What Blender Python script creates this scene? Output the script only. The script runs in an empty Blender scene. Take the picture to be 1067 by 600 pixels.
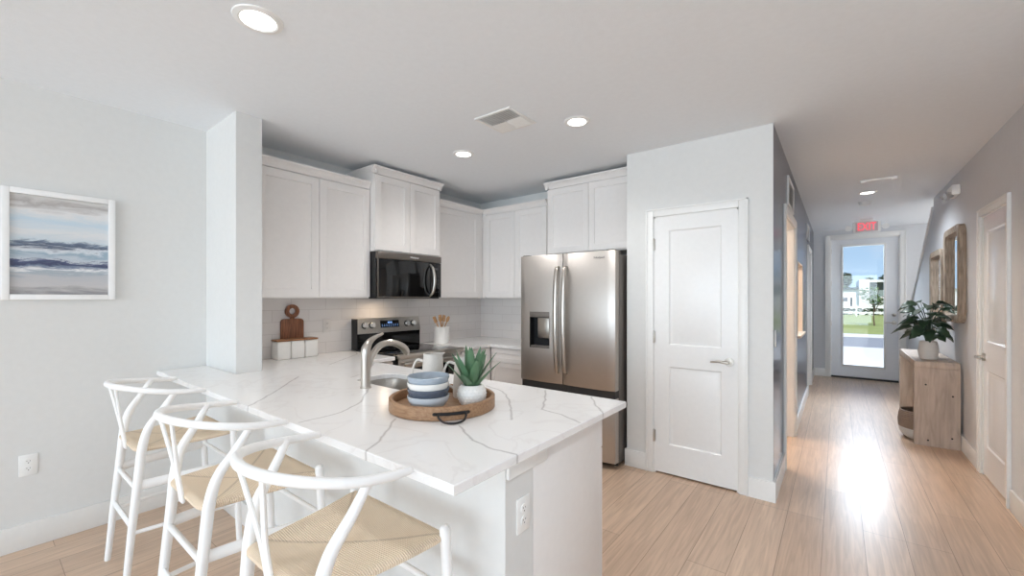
import bpy, bmesh, math, random
from mathutils import Vector, Matrix
random.seed(7)
PI = math.pi
sc = bpy.context.scene
COL = sc.collection

# ------------------------------------------------------------------ camera
CAM_H = 1.40
cd = bpy.data.cameras.new('camera'); cam = bpy.data.objects.new('camera', cd); COL.objects.link(cam)
cam.location = (0, 0, CAM_H)
cam.rotation_euler = (PI / 2, 0, math.radians(37.74))
cd.sensor_fit = 'HORIZONTAL'; cd.sensor_width = 36.0
cd.lens = 36.0 * 438.6 / 1067.0
cd.shift_y = (310.5 - 300.0) / 1067.0
cd.clip_start = 0.02; cd.clip_end = 300
sc.camera = cam

# ------------------------------------------------------------------ exposure / view
sc.view_settings.view_transform = 'Standard'
sc.view_settings.look = 'None'
sc.view_settings.gamma = 1.0
sc.view_settings.use_curve_mapping = False
sc.view_settings.exposure = 0.76
try:
    sc.cycles.max_bounces = 14; sc.cycles.diffuse_bounces = 9; sc.cycles.transparent_max_bounces = 12
    sc.cycles.sample_clamp_indirect = 6.0
    sc.cycles.use_denoising = True
except Exception:
    pass

# ------------------------------------------------------------------ world: blue sky with thin clouds
w = bpy.data.worlds.new('sky'); sc.world = w; w.use_nodes = True
nt = w.node_tree; nt.nodes.clear()
def N(nt, t, **kw):
    n = nt.nodes.new(t)
    for k, v in kw.items(): setattr(n, k, v)
    return n
o_ = N(nt, 'ShaderNodeOutputWorld'); bg = N(nt, 'ShaderNodeBackground')
tc = N(nt, 'ShaderNodeTexCoord'); sep = N(nt, 'ShaderNodeSeparateXYZ')
nt.links.new(tc.outputs['Generated'], sep.inputs[0])
rp = N(nt, 'ShaderNodeValToRGB')
rp.color_ramp.elements[0].position = 0.0; rp.color_ramp.elements[0].color = (0.50, 0.72, 0.95, 1)
rp.color_ramp.elements[1].position = 0.45; rp.color_ramp.elements[1].color = (0.14, 0.34, 0.72, 1)
nt.links.new(sep.outputs['Z'], rp.inputs[0])
mp = N(nt, 'ShaderNodeMapping'); mp.inputs['Scale'].default_value = (5, 5, 16)
mp.inputs['Rotation'].default_value = (0, 0.35, 0)
nt.links.new(tc.outputs['Generated'], mp.inputs[0])
nz = N(nt, 'ShaderNodeTexNoise'); nz.inputs['Scale'].default_value = 1.4; nz.inputs['Detail'].default_value = 5
nt.links.new(mp.outputs[0], nz.inputs['Vector'])
cr = N(nt, 'ShaderNodeValToRGB'); cr.color_ramp.elements[0].position = 0.54; cr.color_ramp.elements[1].position = 0.80
nt.links.new(nz.outputs[0], cr.inputs[0])
mx = N(nt, 'ShaderNodeMix', data_type='RGBA'); mx.inputs[7].default_value = (0.85, 0.9, 0.95, 1)
nt.links.new(cr.outputs[0], mx.inputs[0]); nt.links.new(rp.outputs[0], mx.inputs[6])
nt.links.new(mx.outputs[2], bg.inputs[0]); bg.inputs[1].default_value = 0.62
nt.links.new(bg.outputs[0], o_.inputs[0])

# ------------------------------------------------------------------ lights
def lamp(name, typ, loc, power, color=(1, 1, 1), rot=(0, 0, 0), **kw):
    l = bpy.data.lights.new(name, typ); l.energy = power; l.color = color
    for k, v in kw.items(): setattr(l, k, v)
    o = bpy.data.objects.new(name, l); COL.objects.link(o); o.location = loc; o.rotation_euler = rot
    return o
SUN = lamp('sunlight', 'SUN', (0, 0, 20), 2.6, (1, 0.96, 0.9), (math.radians(38), math.radians(16), 0), angle=0.01)
# daylight coming in through the glazed wall of the living area behind the camera
WIN = lamp('window_daylight', 'AREA', (-0.6, -6.45, 1.3), 178, (0.79, 0.908, 1.0), (PI / 2, 0, 0),
           shape='RECTANGLE', size=6.2, size_y=2.3)
# added fill to brighten the ceiling, at an invented window right of the camera
lamp('side_fill', 'AREA', (3.15, -2.6, 1.3), 17, (0.79, 0.905, 1.0), (0, PI / 2, 0), shape='RECTANGLE', size=2.0, size_y=4.4)
# unseen fill panels added to light the hall: over the porch, in the stairwell
lamp('porch_fill', 'AREA', (0.345, 10.6, 3.1), 400, (0.80, 0.90, 1.0), (-math.radians(52), 0, 0), shape='RECTANGLE', size=1.6, size_y=1.2)
lamp('stair_fill', 'AREA', (1.97, 8.3, 1.75), 9, (1.0, 0.98, 0.96), (0, PI / 2, 0), shape='RECTANGLE', size=1.2, size_y=1.6)
lamp('living_fill_spot', 'SPOT', (0.45, 0.75, 2.58), 40, (0.84, 0.92, 1.0), (0, 0, 0), spot_size=math.radians(150), spot_blend=0.9, shadow_soft_size=0.1)  # unseen spot added to brighten the right hall wall; no fitting here
CEIL = 2.60

# ------------------------------------------------------------------ materials
def lin(c):
    return tuple((v / 12.92 if v <= 0.04045 else ((v + 0.055) / 1.055) ** 2.4) for v in [x / 255 for x in c]) + (1,)
def mat(name, rgb, rough=0.5, metal=0.0, emit=None, es=1.0, bump=None, spec=None, coat=0, var=None):
    m = bpy.data.materials.new(name); m.use_nodes = True
    t = m.node_tree; b = t.nodes['Principled BSDF']
    c = lin(rgb)
    b.inputs['Base Color'].default_value = c
    b.inputs['Roughness'].default_value = rough; b.inputs['Metallic'].default_value = metal
    if spec is not None: b.inputs['Specular IOR Level'].default_value = spec
    if coat: b.inputs['Coat Weight'].default_value = coat; b.inputs['Coat Roughness'].default_value = 0.1
    if emit: b.inputs['Emission Color'].default_value = lin(emit); b.inputs['Emission Strength'].default_value = es
    tc = N(t, 'ShaderNodeTexCoord')
    nz = N(t, 'ShaderNodeTexNoise'); nz.inputs['Scale'].default_value = (var or (30, 0.03))[0]; nz.inputs['Detail'].default_value = 3
    t.links.new(tc.outputs['Object'], nz.inputs['Vector'])
    a = (var or (30, 0.03))[1]
    mixn = N(t, 'ShaderNodeMix', data_type='RGBA'); mixn.inputs[6].default_value = tuple(v * (1 - a) for v in c[:3]) + (1,)
    mixn.inputs[7].default_value = tuple(min(1, v * (1 + a)) for v in c[:3]) + (1,)
    t.links.new(nz.outputs[0], mixn.inputs[0]); t.links.new(mixn.outputs[2], b.inputs['Base Color'])
    if bump:
        n2 = N(t, 'ShaderNodeTexNoise'); n2.inputs['Scale'].default_value = bump[0]; n2.inputs['Detail'].default_value = 4
        t.links.new(tc.outputs['Object'], n2.inputs['Vector'])
        bp = N(t, 'ShaderNodeBump'); bp.inputs['Strength'].default_value = bump[1]; bp.inputs['Distance'].default_value = 0.01
        t.links.new(n2.outputs[0], bp.inputs['Height']); t.links.new(bp.outputs[0], b.inputs['Normal'])
    return m
def wood(name, dark, light, axis='z', scale=1.0, rough=0.5, stretch=14, bump=0.08):
    m = mat(name, light, rough); t = m.node_tree; b = t.nodes['Principled BSDF']
    tc = N(t, 'ShaderNodeTexCoord'); mp = N(t, 'ShaderNodeMapping')
    s = {'x': (1, stretch, stretch), 'y': (stretch, 1, stretch), 'z': (stretch, stretch, 1)}[axis]
    mp.inputs['Scale'].default_value = tuple(v * scale for v in s)
    t.links.new(tc.outputs['Object'], mp.inputs[0])
    nz = N(t, 'ShaderNodeTexNoise'); nz.inputs['Scale'].default_value = 2.2; nz.inputs['Detail'].default_value = 7
    nz.inputs['Distortion'].default_value = 0.6
    t.links.new(mp.outputs[0], nz.inputs['Vector'])
    r = N(t, 'ShaderNodeValToRGB'); r.color_ramp.elements[0].position = 0.32; r.color_ramp.elements[1].position = 0.68
    r.color_ramp.elements[0].color = lin(dark); r.color_ramp.elements[1].color = lin(light)
    t.links.new(nz.outputs[0], r.inputs[0]); t.links.new(r.outputs[0], b.inputs['Base Color'])
    bp = N(t, 'ShaderNodeBump'); bp.inputs['Strength'].default_value = bump; bp.inputs['Distance'].default_value = 0.004
    t.links.new(nz.outputs[0], bp.inputs['Height']); t.links.new(bp.outputs[0], b.inputs['Normal'])
    return m
def steel(name, rgb, rough=0.3, axis='z'):
    m = mat(name, rgb, rough, 1.0); t = m.node_tree; b = t.nodes['Principled BSDF']
    tc = N(t, 'ShaderNodeTexCoord'); mp = N(t, 'ShaderNodeMapping')
    mp.inputs['Scale'].default_value = {'z': (90, 90, 1), 'x': (1, 90, 90), 'y': (90, 1, 90)}[axis]
    t.links.new(tc.outputs['Object'], mp.inputs[0])
    nz = N(t, 'ShaderNodeTexNoise'); nz.inputs['Scale'].default_value = 4; nz.inputs['Detail'].default_value = 3
    t.links.new(mp.outputs[0], nz.inputs['Vector'])
    mr = N(t, 'ShaderNodeMapRange'); mr.inputs[3].default_value = rough - 0.05; mr.inputs[4].default_value = rough + 0.07
    t.links.new(nz.outputs[0], mr.inputs[0]); t.links.new(mr.outputs[0], b.inputs['Roughness'])
    return m

M = {}
M['wall'] = mat('wall_paint', (222, 222, 220), 0.75, bump=(260, 0.03))
M['hallwall'] = mat('hall_wall_paint', (214, 216, 219), 0.6, bump=(260, 0.03))
M['navy'] = mat('slate_navy_gloss_paint', (62, 71, 92), 0.2, bump=(60, 0.05))
M['ceiling'] = mat('ceiling_paint', (237, 241, 245), 0.85, bump=(180, 0.12))
M['trim'] = mat('white_trim_paint', (236, 236, 234), 0.35)
M['door'] = mat('white_door_paint', (236, 236, 235), 0.28)
M['doorhall'] = mat('hall_door_gloss_paint', (226, 229, 233), 0.2)
M['cab'] = mat('white_cabinet_paint', (233, 229, 226), 0.4)
M['white'] = mat('white_lacquer', (244, 244, 243), 0.38)
M['plastic'] = mat('white_plastic', (238, 238, 236), 0.4)
M['ceramic'] = mat('white_ceramic', (236, 234, 230), 0.35)
M['ceramic_speck'] = mat('speckled_stoneware', (204, 199, 192), 0.55, bump=(140, 0.15), var=(160, 0.1))
M['bluebowl'] = mat('grey_blue_glaze', (160, 171, 182), 0.25, var=(60, 0.08))
M['whitebowl'] = mat('white_glaze', (236, 234, 230), 0.25)
M['navybowl'] = mat('dark_blue_glaze', (80, 88, 102), 0.25, var=(60, 0.25))
M['palebowl'] = mat('pale_grey_glaze', (198, 203, 209), 0.25, var=(60, 0.05))
M['steel'] = steel('brushed_stainless', (200, 195, 190), 0.42)
M['steelx'] = steel('brushed_stainless_flat', (186, 182, 176), 0.28, 'y')
M['darksteel'] = steel('dark_stainless', (128, 121, 115), 0.35, 'y')
M['steel_side'] = mat('grey_fridge_side', (118, 112, 107), 0.45, 0.4)
M['nickel'] = mat('brushed_nickel', (196, 190, 182), 0.28, 1.0)
M['chrome'] = mat('polished_chrome', (225, 225, 225), 0.12, 1.0)
M['black'] = mat('black_plastic', (22, 22, 23), 0.4)
M['blackglass'] = mat('black_glass', (9, 9, 10), 0.06, spec=0.6)
M['iron'] = mat('dark_iron', (45, 45, 47), 0.5, 0.6)
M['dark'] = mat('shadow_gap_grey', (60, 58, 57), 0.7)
M['gasket'] = mat('door_edge_beige', (176, 168, 160), 0.45, 0.3)
M['tray'] = wood('tray_wood', (139, 103, 74), (172, 136, 103), 'x', 4, 0.5)
M['board'] = wood('walnut_board', (96, 58, 38), (160, 104, 72), 'z', 3.5, 0.45)
M['lid'] = wood('acacia_lid', (128, 84, 54), (170, 124, 86), 'y', 4, 0.5)
M['spoon'] = wood('beech_spoon', (176, 132, 90), (206, 164, 120), 'z', 4, 0.6)
M['console'] = wood('weathered_oak', (166, 150, 136), (194, 178, 164), 'z', 1.6, 0.6, 8, 0.12)
M['mirrorframe'] = wood('rustic_frame_wood', (126, 112, 98), (178, 162, 144), 'z', 3, 0.6, 10, 0.3)
M['mirror'] = mat('mirror_silver', (240, 242, 244), 0.03, 1.0)
M['leaf'] = mat('dark_green_leaf', (44, 68, 46), 0.35, var=(14, 0.3))
M['agave'] = mat('succulent_green', (88, 122, 90), 0.42, var=(20, 0.2))
M['soil'] = mat('potting_soil', (58, 46, 38), 0.95, bump=(90, 0.6))
M['concrete_pot'] = mat('stone_white_pot', (216, 214, 210), 0.6, bump=(80, 0.1))
M['grille_dark'] = mat('vent_shadow', (214, 214, 214), 0.8)
M['lens'] = mat('downlight_diffuser', (255, 255, 255), 0.5, emit=(255, 250, 242), es=3.0)
M['exit'] = mat('exit_red', (235, 90, 100), 0.5, emit=(240, 80, 95), es=0.75)
M['exitface'] = mat('exit_face', (206, 190, 190), 0.5)
M['display'] = mat('oven_clock', (120, 170, 240), 0.3, emit=(150, 190, 255), es=0.5)
M['badge'] = mat('badge_grey', (95, 95, 96), 0.4, 0.5)
M['rubber'] = mat('black_foot', (35, 35, 36), 0.8)
M['beige'] = mat('side_room_paint', (216, 200, 184), 0.7)
M['tileplate'] = mat('tile_toned_plastic', (222, 217, 213), 0.5)
M['rope'] = mat('natural_rope', (214, 196, 170), 0.8)

def mat_floor():
    m = mat('oak_plank_floor', (190, 160, 132), 0.3, spec=0.6); t = m.node_tree; b = t.nodes['Principled BSDF']
    tc = N(t, 'ShaderNodeTexCoord'); mp = N(t, 'ShaderNodeMapping')
    mp.inputs['Rotation'].default_value = (0, 0, PI / 2); mp.inputs['Location'].default_value = (0.3, 0.07, 0)
    t.links.new(tc.outputs['Object'], mp.inputs[0])
    br = N(t, 'ShaderNodeTexBrick'); br.offset = 0.37; br.offset_frequency = 3
    br.inputs['Scale'].default_value = 1.0; br.inputs['Brick Width'].default_value = 1.5; br.inputs['Row Height'].default_value = 0.19
    br.inputs['Mortar Size'].default_value = 0.0016; br.inputs['Mortar Smooth'].default_value = 0.0; br.inputs['Bias'].default_value = 0
    br.inputs['Color1'].default_value = lin((204, 176, 152)); br.inputs['Color2'].default_value = lin((217, 190, 166)); br.inputs['Mortar'].default_value = lin((160, 132, 110))
    t.links.new(mp.outputs[0], br.inputs['Vector'])
    m2 = N(t, 'ShaderNodeMapping'); m2.inputs['Scale'].default_value = (26, 1.3, 26)
    t.links.new(tc.outputs['Object'], m2.inputs[0])
    nz = N(t, 'ShaderNodeTexNoise'); nz.inputs['Scale'].default_value = 1.5; nz.inputs['Detail'].default_value = 8; nz.inputs['Distortion'].default_value = 1.3
    t.links.new(m2.outputs[0], nz.inputs['Vector'])
    rr = N(t, 'ShaderNodeValToRGB'); rr.color_ramp.elements[0].position = 0.36; rr.color_ramp.elements[1].position = 0.66
    rr.color_ramp.elements[0].color = (0.82, 0.80, 0.78, 1); rr.color_ramp.elements[1].color = (1.04, 1.04, 1.04, 1)
    t.links.new(nz.outputs[0], rr.inputs[0])
    mm = N(t, 'ShaderNodeMix', data_type='RGBA', blend_type='MULTIPLY'); mm.inputs[0].default_value = 1
    t.links.new(br.outputs['Color'], mm.inputs[6]); t.links.new(rr.outputs[0], mm.inputs[7])
    t.links.new(mm.outputs[2], b.inputs['Base Color'])
    bp = N(t, 'ShaderNodeBump'); bp.inputs['Strength'].default_value = 0.25; bp.inputs['Distance'].default_value = 0.002; bp.invert = True
    t.links.new(br.outputs['Fac'], bp.inputs['Height']); t.links.new(bp.outputs[0], b.inputs['Normal'])
    return m
M['floor'] = mat_floor()

def mat_tile():
    m = mat('white_wall_tile', (226, 222, 219), 0.22); t = m.node_tree; b = t.nodes['Principled BSDF']
    tc = N(t, 'ShaderNodeTexCoord'); sp = N(t, 'ShaderNodeSeparateXYZ'); ad = N(t, 'ShaderNodeMath'); cb = N(t, 'ShaderNodeCombineXYZ')
    t.links.new(tc.outputs['Object'], sp.inputs[0]); t.links.new(sp.outputs[0], ad.inputs[0]); t.links.new(sp.outputs[1], ad.inputs[1])
    t.links.new(ad.outputs[0], cb.inputs[0]); t.links.new(sp.outputs[2], cb.inputs[1])
    br = N(t, 'ShaderNodeTexBrick'); br.inputs['Scale'].default_value = 1; br.inputs['Brick Width'].default_value = 0.30; br.inputs['Row Height'].default_value = 0.0966
    br.inputs['Mortar Size'].default_value = 0.0018; br.inputs['Color1'].default_value = lin((227, 222, 219)); br.inputs['Color2'].default_value = lin((231, 227, 224))
    br.inputs['Mortar'].default_value = lin((209, 203, 199))
    mp = N(t, 'ShaderNodeMapping'); mp.inputs['Location'].default_value = (0, -0.914, 0)
    t.links.new(cb.outputs[0], mp.inputs[0]); t.links.new(mp.outputs[0], br.inputs['Vector']); t.links.new(br.outputs['Color'], b.inputs['Base Color'])
    bp = N(t, 'ShaderNodeBump'); bp.inputs['Strength'].default_value = 0.3; bp.inputs['Distance'].default_value = 0.002; bp.invert = True
    t.links.new(br.outputs['Fac'], bp.inputs['Height']); t.links.new(bp.outputs[0], b.inputs['Normal'])
    return m
M['tile'] = mat_tile()

VEINS = [
    [(-2.639, 1.249), (-2.367, 1.020), (-2.197, 0.879), (-2.090, 0.757)],
    [(-1.660, 0.789), (-1.671, 0.972), (-1.769, 1.126), (-1.980, 1.302)],
    [(-1.174, 0.760), (-1.236, 0.861), (-1.402, 1.049)],
    [(-1.138, 1.143), (-0.983, 1.058), (-0.873, 1.036), (-0.776, 1.038)],
    [(-1.544, 1.761), (-1.385, 1.704), (-1.222, 1.562), (-1.035, 1.335)],
    [(-1.222, 1.859), (-1.099, 1.680), (-1.022, 1.531), (-0.917, 1.509), (-0.798, 1.456)],
    [(-0.977, 1.900), (-0.880, 1.758), (-0.789, 1.645)],
    [(-2.931, 1.610), (-3.291, 2.060), (-3.697, 2.273)],
    [(-2.750, 1.865), (-2.414, 1.566), (-2.362, 1.439)],
]
def mat_quartz(veins):
    m = mat('veined_white_quartz', (240, 239, 238), 0.2); t = m.node_tree; b = t.nodes['Principled BSDF']; L = t.links.new
    tc = N(t, 'ShaderNodeTexCoord')
    nz = N(t, 'ShaderNodeTexNoise'); nz.inputs['Scale'].default_value = 9; nz.inputs['Detail'].default_value = 3
    L(tc.outputs['Object'], nz.inputs['Vector'])
    sub = N(t, 'ShaderNodeVectorMath', operation='SUBTRACT'); sub.inputs[1].default_value = (0.5, 0.5, 0.5); L(nz.outputs['Color'], sub.inputs[0])
    sca = N(t, 'ShaderNodeVectorMath', operation='SCALE'); sca.inputs['Scale'].default_value = 0.035; L(sub.outputs[0], sca.inputs[0])
    add = N(t, 'ShaderNodeVectorMath', operation='ADD'); L(tc.outputs['Object'], add.inputs[0]); L(sca.outputs[0], add.inputs[1])
    flat = N(t, 'ShaderNodeVectorMath', operation='MULTIPLY'); flat.inputs[1].default_value = (1, 1, 0); L(add.outputs[0], flat.inputs[0])
    cur = None
    for pl in veins:
        for (ax, ay), (bx, by) in zip(pl[:-1], pl[1:]):
            ba = Vector((bx - ax, by - ay, 0)); l2 = ba.length_squared
            pa = N(t, 'ShaderNodeVectorMath', operation='SUBTRACT'); pa.inputs[1].default_value = (ax, ay, 0); L(flat.outputs[0], pa.inputs[0])
            dt = N(t, 'ShaderNodeVectorMath', operation='DOT_PRODUCT'); dt.inputs[1].default_value = ba / l2; L(pa.outputs[0], dt.inputs[0])
            cl = N(t, 'ShaderNodeClamp'); L(dt.outputs['Value'], cl.inputs[0])
            sc_ = N(t, 'ShaderNodeVectorMath', operation='SCALE'); sc_.inputs[0].default_value = ba; L(cl.outputs[0], sc_.inputs['Scale'])
            ds = N(t, 'ShaderNodeVectorMath', operation='DISTANCE'); L(pa.outputs[0], ds.inputs[0]); L(sc_.outputs[0], ds.inputs[1])
            if cur is None: cur = ds.outputs['Value']
            else:
                mn = N(t, 'ShaderNodeMath', operation='MINIMUM'); L(cur, mn.inputs[0]); L(ds.outputs['Value'], mn.inputs[1]); cur = mn.outputs[0]
    rg = N(t, 'ShaderNodeValToRGB'); e = rg.color_ramp.elements
    e[0].position = 0.0; e[0].color = lin((200, 198, 198)); e[1].position = 0.006; e[1].color = (1, 1, 1, 1)
    x = e.new(0.0022); x.color = lin((216, 214, 214))
    L(cur, rg.inputs[0])
    # faint cloudy secondary veining
    n2 = N(t, 'ShaderNodeTexNoise'); n2.inputs['Scale'].default_value = 3.2; n2.inputs['Detail'].default_value = 6; n2.inputs['Distortion'].default_value = 1.2
    L(tc.outputs['Object'], n2.inputs['Vector'])
    r2 = N(t, 'ShaderNodeValToRGB'); q = r2.color_ramp.elements
    q[0].position = 0.47; q[0].color = lin((241, 240, 239)); q[1].position = 0.53; q[1].color = lin((241, 240, 239)); y = q.new(0.5); y.color = lin((235, 233, 232))
    L(n2.outputs[0], r2.inputs[0])
    mm = N(t, 'ShaderNodeMix', data_type='RGBA', blend_type='MULTIPLY'); mm.inputs[0].default_value = 1
    L(r2.outputs[0], mm.inputs[6]); L(rg.outputs[0], mm.inputs[7]); L(mm.outputs[2], b.inputs['Base Color'])
    return m
M['quartz'] = mat_quartz(VEINS)

def mat_seat():
    m = mat('woven_paper_cord', (218, 196, 168), 0.8); t = m.node_tree; b = t.nodes['Principled BSDF']; L = t.links.new
    tc = N(t, 'ShaderNodeTexCoord'); sp = N(t, 'ShaderNodeSeparateXYZ'); L(tc.outputs['Object'], sp.inputs[0])
    ax = N(t, 'ShaderNodeMath', operation='ABSOLUTE'); L(sp.outputs[0], ax.inputs[0])
    ay0 = N(t, 'ShaderNodeMath', operation='ABSOLUTE'); L(sp.outputs[1], ay0.inputs[0])
    ay = N(t, 'ShaderNodeMath', operation='MULTIPLY'); L(ay0.outputs[0], ay.inputs[0]); ay.inputs[1].default_value = 1.2
    gt = N(t, 'ShaderNodeMath', operation='GREATER_THAN'); L(ax.outputs[0], gt.inputs[0]); L(ay.outputs[0], gt.inputs[1])
    mxx = N(t, 'ShaderNodeMix', data_type='FLOAT'); L(gt.outputs[0], mxx.inputs[0]); L(sp.outputs[0], mxx.inputs[2]); L(sp.outputs[1], mxx.inputs[3])
    mu = N(t, 'ShaderNodeMath', operation='MULTIPLY'); mu.inputs[1].default_value = 2 * PI / 0.0068; L(mxx.outputs[0], mu.inputs[0])
    sn = N(t, 'ShaderNodeMath', operation='SINE'); L(mu.outputs[0], sn.inputs[0])
    df = N(t, 'ShaderNodeMath', operation='SUBTRACT'); L(ax.outputs[0], df.inputs[0]); L(ay.outputs[0], df.inputs[1])
    da = N(t, 'ShaderNodeMath', operation='ABSOLUTE'); L(df.outputs[0], da.inputs[0])
    r0 = N(t, 'ShaderNodeValToRGB'); r0.color_ramp.elements[0].color = (0.74, 0.72, 0.70, 1); r0.color_ramp.elements[1].position = 0.012; r0.color_ramp.elements[1].color = (1, 1, 1, 1)
    L(da.outputs[0], r0.inputs[0])
    r = N(t, 'ShaderNodeValToRGB'); r.color_ramp.elements[0].color = lin((228, 206, 178)); r.color_ramp.elements[1].color = lin((248, 231, 207))
    mr = N(t, 'ShaderNodeMapRange'); mr.inputs[1].default_value = -1; L(sn.outputs[0], mr.inputs[0]); L(mr.outputs[0], r.inputs[0])
    mm = N(t, 'ShaderNodeMix', data_type='RGBA', blend_type='MULTIPLY'); mm.inputs[0].default_value = 1
    L(r.outputs[0], mm.inputs[6]); L(r0.outputs[0], mm.inputs[7]); L(mm.outputs[2], b.inputs['Base Color'])
    bp = N(t, 'ShaderNodeBump'); bp.inputs['Strength'].default_value = 0.6; bp.inputs['Distance'].default_value = 0.002
    L(sn.outputs[0], bp.inputs['Height']); L(bp.outputs[0], b.inputs['Normal'])
    return m
M['seat'] = mat_seat()

def mat_art():
    m = mat('seascape_paint', (180, 190, 200), 0.6); t = m.node_tree; b = t.nodes['Principled BSDF']; L = t.links.new
    tc = N(t, 'ShaderNodeTexCoord'); mp = N(t, 'ShaderNodeMapping'); mp.inputs['Scale'].default_value = (1, 1.6, 7); L(tc.outputs['Object'], mp.inputs[0])
    nz = N(t, 'ShaderNodeTexNoise'); nz.inputs['Scale'].default_value = 3.0; nz.inputs['Detail'].default_value = 9; nz.inputs['Roughness'].default_value = 0.68; nz.inputs['Distortion'].default_value = 1.0; L(mp.outputs[0], nz.inputs['Vector'])
    sp = N(t, 'ShaderNodeSeparateXYZ'); L(tc.outputs['Object'], sp.inputs[0])
    mr = N(t, 'ShaderNodeMapRange'); mr.inputs[1].default_value = -0.27; mr.inputs[2].default_value = 0.27; L(sp.outputs[2], mr.inputs[0])
    a1 = N(t, 'ShaderNodeMath', operation='MULTIPLY_ADD'); a1.inputs[1].default_value = 0.26; a1.inputs[2].default_value = -0.13; L(nz.outputs[0], a1.inputs[0])
    a2 = N(t, 'ShaderNodeMath', operation='ADD'); L(mr.outputs[0], a2.inputs[0]); L(a1.outputs[0], a2.inputs[1])
    r = N(t, 'ShaderNodeValToRGB'); e = r.color_ramp.elements
    stops = [(0, (150, 148, 150)), (0.08, (196, 194, 194)), (0.17, (186, 188, 192)), (0.21, (160, 172, 182)), (0.235, (232, 232, 232)), (0.265, (120, 134, 156)), (0.30, (66, 74, 104)),
             (0.335, (84, 92, 124)), (0.355, (196, 204, 212)), (0.42, (150, 172, 188)), (0.46, (214, 220, 226)), (0.50, (84, 96, 118)), (0.525, (112, 126, 146)), (0.55, (200, 212, 220)),
             (0.64, (222, 224, 226)), (0.76, (196, 214, 226)), (0.86, (226, 226, 226)), (0.94, (176, 172, 170)), (1.0, (206, 204, 202))]
    e[0].position = 0; e[0].color = lin(stops[0][1]); e[1].position = 1; e[1].color = lin(stops[-1][1])
    for p, c in stops[1:-1]: x = e.new(p); x.color = lin(c)
    L(a2.outputs[0], r.inputs[0]); L(r.outputs[0], b.inputs['Base Color'])
    return m
M['art'] = mat_art()

def mat_glass():
    m = bpy.data.materials.new('clear_pane'); m.use_nodes = True; t = m.node_tree; t.nodes.clear(); L = t.links.new
    o = N(t, 'ShaderNodeOutputMaterial'); tr = N(t, 'ShaderNodeBsdfTransparent'); gl = N(t, 'ShaderNodeBsdfGlossy'); gl.inputs['Roughness'].default_value = 0.01
    fr = N(t, 'ShaderNodeFresnel'); fr.inputs[0].default_value = 1.45; mx = N(t, 'ShaderNodeMixShader')
    L(fr.outputs[0], mx.inputs[0]); L(tr.outputs[0], mx.inputs[1]); L(gl.outputs[0], mx.inputs[2]); L(mx.outputs[0], o.inputs[0])
    return m
M['glass'] = mat_glass()
M['grass'] = mat('lawn_grass', (150, 160, 88), 0.95, var=(0.8, 0.35))
M['asphalt'] = mat('road_asphalt', (150, 152, 156), 0.9)
M['concrete'] = mat('pale_concrete', (226, 224, 218), 0.9)
M['stucco'] = mat('white_stucco', (236, 236, 234), 0.9)
M['roof'] = mat('dark_roof_band', (70, 82, 84), 0.7)
M['treeleaf'] = mat('tree_foliage', (66, 92, 52), 0.8, var=(1.2, 0.4))
M['treelight'] = mat('young_tree_foliage', (96, 124, 70), 0.8, var=(1.2, 0.4))
M['bark'] = mat('tree_bark', (104, 84, 66), 0.9)
M['basket'] = mat('woven_grey_brown', (150, 130, 114), 0.85)
M['basketwhite'] = mat('painted_white_weave', (226, 224, 220), 0.8)
def weave(m, s=(60, 60)):
    t = m.node_tree; b = t.nodes['Principled BSDF']; L = t.links.new
    tc = N(t, 'ShaderNodeTexCoord'); mp = N(t, 'ShaderNodeMapping'); mp.inputs['Scale'].default_value = (1, 1, 1.0); L(tc.outputs['Object'], mp.inputs[0])
    br = N(t, 'ShaderNodeTexWave'); br.bands_direction = 'Z'; br.inputs['Scale'].default_value = 18; br.inputs['Distortion'].default_value = 2.0; br.inputs['Detail Scale'].default_value = 6
    L(mp.outputs[0], br.inputs['Vector'])
    bp = N(t, 'ShaderNodeBump'); bp.inputs['Strength'].default_value = 0.8; bp.inputs['Distance'].default_value = 0.006
    L(br.outputs[1], bp.inputs['Height']); L(bp.outputs[0], b.inputs['Normal'])
weave(M['basket']); weave(M['basketwhite'])

# ------------------------------------------------------------------ mesh helpers
def box(bm, x0, x1, y0, y1, z0, z1, bev=0.0, seg=2):
    m = Matrix.Translation(((x0 + x1) / 2, (y0 + y1) / 2, (z0 + z1) / 2)) @ Matrix.Diagonal((abs(x1 - x0), abs(y1 - y0), abs(z1 - z0), 1))
    g = bmesh.ops.create_cube(bm, size=1, matrix=m)
    if bev > 0:
        es = {e for v in g['verts'] for e in v.link_edges}
        bmesh.ops.bevel(bm, geom=list(es), offset=bev, segments=seg, affect='EDGES', profile=0.5)
    return bm
def B(*a, **k):
    return box(bmesh.new(), *a, **k)
def crom(P, n=8, closed=False):
    P = [Vector(p) for p in P]; out = []
    m = len(P)
    rng = range(m if closed else m - 1)
    for i in rng:
        if closed: p0, p1, p2, p3 = P[(i - 1) % m], P[i], P[(i + 1) % m], P[(i + 2) % m]
        else:
            p1, p2 = P[i], P[i + 1]; p0 = P[i - 1] if i else p1 + (p1 - p2); p3 = P[i + 2] if i + 2 < m else p2 + (p2 - p1)
        for k in range(n):
            t = k / n; t2 = t * t; t3 = t2 * t
            out.append(0.5 * ((2 * p1) + (-p0 + p2) * t + (2 * p0 - 5 * p1 + 4 * p2 - p3) * t2 + (-p0 + 3 * p1 - 3 * p2 + p3) * t3))
    if not closed: out.append(P[-1].copy())
    return out
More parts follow.
